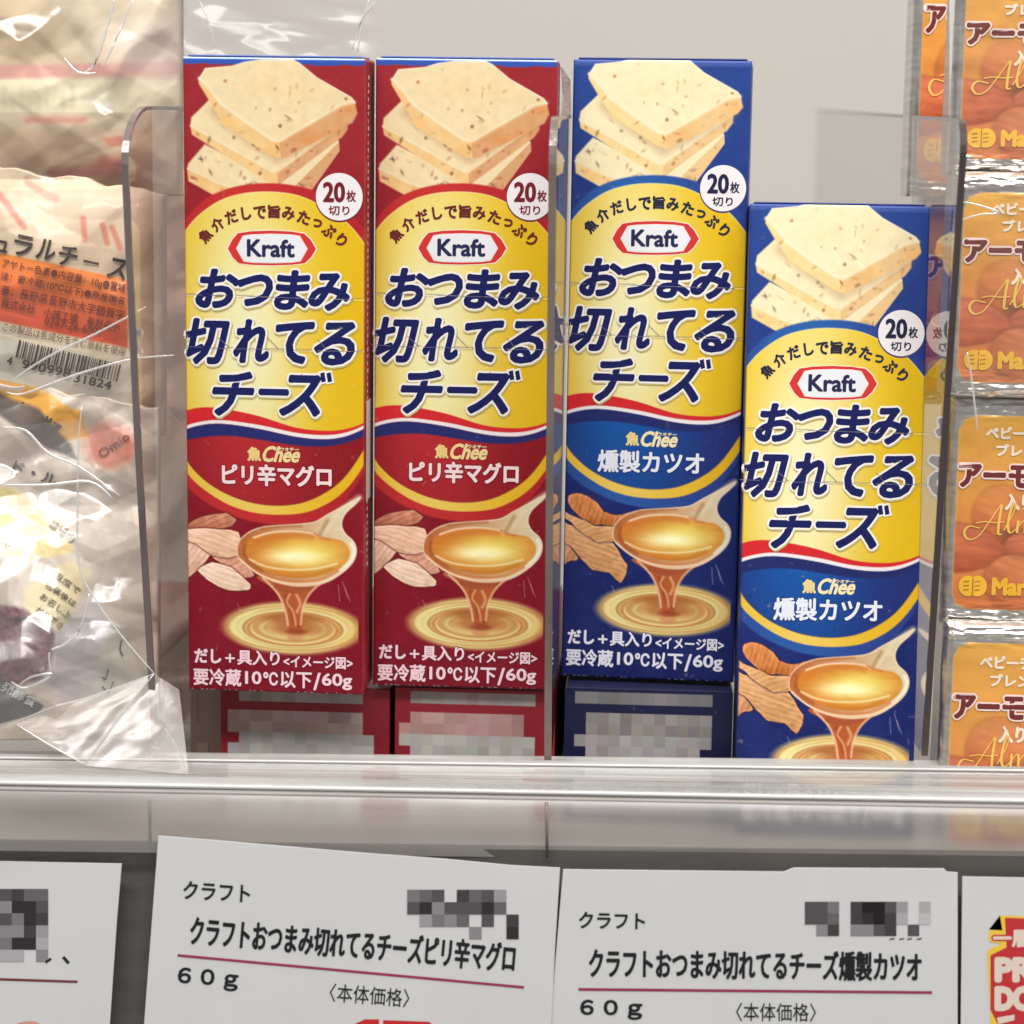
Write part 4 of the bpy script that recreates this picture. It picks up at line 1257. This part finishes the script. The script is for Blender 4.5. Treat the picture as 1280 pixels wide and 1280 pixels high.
def paint2(c):
    X, Y = c.X, c.Y
    n = vnoise(X / 30 + 9, Y / 30, 3)[..., None]
    c.img = np.array([208, 188, 160]) + n * 12
    sl = (Y - 315 - X * .21)                      # runs down to the right
    c.put(np.clip((X - 40) / 80, 0, 1) * np.clip(1 - sl / 30, 0, 1), (206, 180, 156), .6)
    c.line([(35, 236), (70, 250)], 9, (206, 124, 110), .6, 4)
    for (a, b) in (((104, 274), (106, 300)), ((128, 280), (134, 304)), ((140, 284), (150, 310)), ((0, 252), (30, 284))):
        c.line([a, b], 7, (200, 104, 84), .7, 3)
    g = np.clip(sl / 85, 0, 1)[..., None]
    org = np.array([234, 132, 48]) * (1 - g) + np.array([204, 70, 36]) * g
    c.put(np.clip(sl / 2, 0, 1) * np.clip((88 - sl) / 3, 0, 1) * np.clip((162 - X) / 4, 0, 1), org)
    c.put(np.clip((sl - 88) / 3, 0, 1) * np.clip((165 - X) / 6, 0, 1), (206, 190, 166))
    c.put(np.clip((sl - 106) / 2, 0, 1) * np.clip((160 - sl) / 2, 0, 1) * np.clip((170 - X) / 8, 0, 1), (206, 198, 184))
    c.put(np.clip((sl - 158) / 4, 0, 1), np.array([218, 158, 62]) + n * 14)
    c.put(np.clip((X - 158) / 10, 0, 1), np.array([196, 170, 148]) + n * 8, .85)
    c.ell(225, 400, 16, 200, (192, 148, 132), .5, 16)


def paint3(c):
    X, Y = c.X, c.Y
    n = vnoise(X / 26 + 3, Y / 26, 3)[..., None]
    c.img = np.array([198, 184, 170]) + n * 14
    c.poly([(-10, 500), (60, 502), (100, 515), (112, 548), (80, 550), (-10, 515)], (216, 156, 50), 1, 5)
    c.poly([(-10, 500), (50, 520), (88, 555), (96, 575), (60, 560), (-10, 520)], (66, 56, 54), .9, 5)
    c.ell(138, 556, 32, 30, (200, 106, 84), .85, 14)
    c.poly([(-10, 606), (20, 612), (80, 655), (92, 690), (40, 700), (-10, 690)], (226, 204, 130), .95, 6)
    c.poly([(30, 735), (85, 700), (112, 715), (100, 742), (80, 790), (30, 765)], (212, 198, 156), .95, 4)
    sp = vnoise(X / 4, Y / 4, 2)[..., None]
    d = c.sdf([(-10, 755), (30, 760), (70, 790), (64, 830), (50, 850), (20, 858), (-10, 842)])
    c.put(d / 5 + .5, np.array([118, 74, 82]) + sp * 40)
    c.poly([(-10, 838), (18, 858), (55, 882), (48, 892), (0, 905), (-10, 900)], (72, 68, 68), 1, 2)
    c.poly([(70, 790), (120, 740), (150, 800), (140, 860), (80, 880), (60, 850)], (178, 172, 176), .8, 10)
    c.poly([(128, 800), (150, 770), (190, 850), (140, 868), (112, 872)], (186, 182, 168), .8, 4)


def shoulder(U, V):
    return -.022 * np.clip((V - 632) / 140, 0, 1) * np.clip(1.25 - np.abs(U - 40) / 120, 0, 1)


r1_, f1, _ = pouch('cheese_bag', 'cream coloured cheese bag with pink and yellow bands at the upper left', 'cheese bag', -60, 222, -70, 245, .020, paint1, .008, 2.4, 1, .0018)
r2_, f2, _ = pouch('cheese_bag', 'cheese bag with an orange label and a barcode, tilted, at mid left', 'cheese bag', -60, 204, 225, 545, .002, paint2, .005, 1.6, 2, .0013)
r3_, f3, _ = pouch('cheese_bag', 'cheese bag with a dark label and purple pieces at the lower left', 'cheese bag', -60, 196, 495, 925, -.006, paint3, .005, 1.8, 3, .0022, bulge=.004, slope=shoulder)


def paint4(c):
    n = vnoise(c.X / 22 + 4, c.Y / 50, 3)[..., None]
    t = ((c.Y - 90) / 800)[..., None]
    c.img = np.array([238, 216, 194]) * (1 - t) + np.array([226, 210, 202]) * t + n * 16
    c.put(np.clip((232 - np.abs(c.Y - 420)) / 90, 0, 1) * np.clip((c.X - 196) / 24, 0, 1), (196, 146, 134), .45)
    c.ell(190, 520, 14, 10, (196, 120, 106), .6, 6)
    c.ell(214, 600, 16, 60, (214, 200, 186), .5, 16)


r4_, f4, _ = pouch('cheese_bag', 'pinkish cream cheese bag deeper in, seen through the left divider', 'cheese bag', 100, 275, 96, 905, .062, paint4, .02, 2.2, 6, .005, bulge=.004)
DK = (62, 48, 44)
k = Ink(); sl = math.atan(.21)
k.text('ュ', rotrect(3, 308, 14, 15), DK, 2, bold=.6, rot=sl)
for ch, x, y in (('ラ', 29, 307), ('ル', 58, 312), ('チ', 85, 320), ('ー', 114, 328), ('ス', 147, 336)):
    k.text(ch, rotrect(x, y, 24 if ch != 'ー' else 20, 26 if ch != 'ー' else 3.2), DK, 2, bold=.7, rot=sl, shear=.05)
DT = (110, 48, 34)
k.text('アヤトー色素●内容量：10g●賞味', rotrect(80, 345, 158, 13), DT, 2, bold=.1, rot=sl)
k.text('法：要冷蔵(10℃以下)●原産国名', rotrect(78, 361, 158, 12), DT, 2, bold=.1, rot=sl)
k.text('者：長野県長野市大字鶴賀字', rotrect(78, 378, 158, 13), DT, 2, bold=.1, rot=sl)
k.text('株式会社　小諸工場　長野県小', rotrect(76, 394, 152, 12), DT, 2, bold=.1, rot=sl)
k.text('0267-26-6007', rotrect(92, 408, 74, 10), DT, 2, bold=.1, rot=sl)
k.text('この製品は乳成分を含む原料を使用', rotrect(80, 424, 156, 11), (96, 72, 52), 2, bold=.0, rot=sl)
rs = np.random.RandomState(12); x = 24.0
while x < 152:
    wd = rs.choice([1.1, 1.1, 1.9, 2.8]); y0 = 424 + (x - 20) * .24
    k.poly([(x, y0), (x + wd, y0 + wd * .24), (x + wd - 5, y0 + 22), (x - 5, y0 + 22)], (70, 58, 50), 2)
    x += wd + rs.choice([1.1, 1.6, 2.4])
k.text('4', rotrect(12, 451, 7, 10), (66, 54, 48), 2, bold=.3, rot=sl)
k.text('990998', rotrect(58, 461, 62, 11), (66, 54, 48), 2, bold=.3, rot=sl)
k.text('31824', rotrect(116, 477, 48, 11), (66, 54, 48), 2, bold=.3, rot=sl)
k.build('lettering', f2, r2_)
k = Ink()
k.text('モッツァ', rotrect(50, 522, 60, 15), (70, 58, 54), 2, bold=.8, rot=.5)
k.text('ド・ル', rotrect(44, 592, 58, 15), (84, 74, 72), 2, bold=.4, rot=.35)
k.text('ャ', rotrect(8, 682, 10, 9), (84, 78, 60), 2, bold=.3, rot=.4)
k.text('味噌の', rotrect(78, 664, 36, 15), (130, 116, 84), 2, bold=.3, rot=.6)
for (t, x, y, wd) in (('温度で', 84, 728, 40), ('包装後は', 76, 742, 46), ('お召し上', 70, 757, 46), ('がり下さ', 62, 772, 40)):
    k.text(t, rotrect(x, y, wd, 9), (120, 108, 78), 2, bold=.1, rot=.62)
k.text('発酵食', rotrect(24, 868, 48, 14), (186, 182, 180), 2, bold=.4, rot=.5)
k.text('Omio', rotrect(142, 556, 44, 11), (120, 70, 62), 2, bold=.2, rot=-.6)
for (a, b, c_) in (((152, 800), (150, 812), (154, 820)), ((136, 836), (132, 850), (128, 846)), ((128, 858), (136, 866), (142, 852))):
    bar(k, a, b, 1.6, (70, 70, 68)); bar(k, b, c_, 1.6, (70, 70, 68))
k.build('lettering', f3, r3_)


def film(name, parent, pts_uvY, mat, n=26, seed=0, amp=.002, freq=1.0, lift=None):
    """crumpled clear sheet spanned between four corners (u,v,Y), given round the sheet"""
    C = [at(u, v, Y) for u, v, Y in pts_uvY]
    s, t = np.meshgrid(np.linspace(0, 1, n), np.linspace(0, 1, n))
    P = ((1 - s) * (1 - t))[..., None] * C[0] + (s * (1 - t))[..., None] * C[1] + (s * t)[..., None] * C[2] + ((1 - s) * t)[..., None] * C[3]
    edge = np.clip(np.minimum(np.minimum(s, 1 - s), np.minimum(t, 1 - t)) * 8, .15, 1)
    nz = fold_field(s * 290 * freq, t * 330 * freq, seed + 20, 1.0)
    if lift is not None: nz = nz * (1 - .8 * np.exp(-((t - .42) / .13) ** 2) * np.clip(1.2 - s * 1.4, 0, 1))
    P[..., 1] += -amp * nz * edge
    if lift is not None:
        PU = C[0][2] + (P[..., 2] - C[0][2])
        P[..., 1] += lift(s, t)
    loc = np.array(parent.matrix_basis.translation)
    return grid_obj(name, P - loc, mat, parent)


film('outer_film', r1_, [(-60, -60, .002), (236, -60, .010), (226, 262, .012), (-60, 262, -.010)], film_m, 150, 1, .0035, .55)
film('outer_film', r2_, [(-60, 240, -.018), (200, 235, -.010), (200, 560, -.012), (-60, 560, -.020)], film_m, 150, 2, .0028, .6)
film('outer_film', r3_, [(-60, 540, -.028), (150, 520, -.018), (196, 860, -.022), (-60, 905, -.040)], film_shiny, 170, 3, .004, .8, lift=lambda s, t: -.018 * np.clip((t - .24) / .38, 0, 1) * np.clip(1.3 - s * 1.3, 0, 1))
film('film_corner', r3_, [(20, 905, -.030), (192, 842, -.022), (107, 956, -.036), (60, 932, -.036)], film_corner, 30, 5, .0004, .6)
film('film_corner', r3_, [(192, 842, -.022), (224, 862, -.020), (236, 968, -.040), (107, 957, -.036)], film_corner, 30, 6, .0004, .6)
loc3 = np.array(r3_.location); loc2 = np.array(r2_.location); loc1 = np.array(r1_.location)


def fold(parent, pts, Y, r):
    loc = np.array(parent.location)
    p = smooth_pts([at(u, v, Y) - loc for u, v in pts], False, 4)
    rr = [r * (.45 + .55 * math.sin(math.pi * i / (len(p) - 1))) for i in range(len(p))]
    tube('film_fold_glint', p, rr, fold_glint_m, parent, 6)  # film crease as a pale tube, its bright glint put into the colour


fold(r2_, [(14, 476), (60, 446), (122, 416), (182, 384)], -.028, .00035)
fold(r2_, [(8, 490), (30, 492), (90, 470), (160, 450), (218, 444)], -.028, .00035)
fold(r1_, [(144, -4), (132, 40), (118, 80), (104, 92)], -.004, .00045)
fold(r1_, [(168, -4), (140, 60), (126, 86)], -.004, .0003)
fold(r1_, [(80, 72), (94, 88), (106, 92), (120, 91)], -.006, .00045)
fold(r3_, [(0, 606), (60, 606), (112, 602), (140, 622)], -.040, .00045)
fold(r3_, [(102, 508), (98, 560), (97, 640), (98, 700), (112, 738), (150, 792), (193, 842)], -.038, .00032)
fold(r3_, [(0, 534), (32, 538), (60, 566), (100, 584), (150, 620)], -.040, .0004)
fold(r3_, [(193, 842), (150, 895), (107, 956)], -.040, .0003)
fold(r3_, [(20, 905), (60, 930), (107, 956)], -.040, .00028)
fold(r3_, [(193, 842), (110, 872), (60, 886), (0, 912)], -.040, .00025)
fold(r3_, [(206, 910), (222, 935), (236, 968)], -.041, .0002)
fold(r3_, [(14, 852), (30, 860), (56, 850), (64, 842), (40, 846), (24, 856)], -.042, .0004)
fold(r3_, [(64, 842), (62, 815), (80, 806), (100, 786), (112, 742)], -.042, .00035)

# clear outer wrap over the two upper almond packs
wr = [o for o in COL.objects if o.name.startswith('cheese_pack') and o.parent is None]
for r_, q, sd in ((wr[0], [(1199, -30, -.010), (1400, -40, -.012), (1400, 214, -.010), (1199, 208, -.008)], 7), (wr[1], [(1197, 236, -.014), (1400, 236, -.014), (1400, 486, -.012), (1192, 486, -.012)], 9)):
    film('clear_wrap', r_, q, film_m, 90, sd, .0022, .45)
fold(wr[1], [(1200, 252), (1222, 256), (1250, 266), (1225, 268), (1198, 276)], -.016, .0003)  # glare streaks on the wrap, built as pale tubes
fold(wr[1], [(1209, 440), (1214, 470), (1219, 512), (1222, 538)], -.017, .0003)
# added brown block in place of the reflection at the left divider's foot
A = at(196, 872, .020); B = at(300, 940, .020)
root = empty('lying_carton', (-.1222, .020, 0), 'added brown block in place of a carton reflection at the left divider foot', 'carton')
wdt = at(279, 900, .0205)[0] + .1222
bmt = flat('reflection_brown', (142, 124, 114), .5, bscale=500, bstr=.1)
box_mesh('body', (0, 0, 0.0003), (wdt, .15, .034), bmt, root, .0004)
box_mesh('reflection_panel', (.002, -.0003, .003), (wdt - .004, 0.0002, .0135), flat('reflection_tan', (158, 142, 130), .5, bscale=500, bstr=.1), root)
box_mesh('reflection_panel', (.002, -.0003, .0185), (wdt - .007, 0.0002, .030), flat('reflection_tan', (158, 142, 130), .5, bscale=500, bstr=.1), root)

film('outer_film', r1_, [(120, -60, .055), (492, -60, .065), (478, 150, .060), (120, 150, .050)], clear('thin_film', (.98, .975, .97), 1.34, .28, haze=.05, hazecol=(.88, .82, .8), boost=.02, hscale=40), 90, 14, .004, .7)
fold(r1_, [(447, 64), (452, 34), (462, -4)], .050, .0004)  # sheen streaks of the rear film, built as pale tubes
fold(r1_, [(440, 62), (455, 20), (478, -6)], .050, .0003)
fold(r1_, [(268, 60), (262, 30), (246, -6)], .040, .0003)

film('outer_film', r4_, [(140, 92, .048), (272, 92, .050), (262, 880, .050), (150, 880, .040)], film_m, 90, 11, .004, .6)
fold(r4_, [(180, 384), (198, 410), (214, 444)], .03, .0003)
fold(r4_, [(176, 500), (205, 510), (226, 530)], .03, .0003)
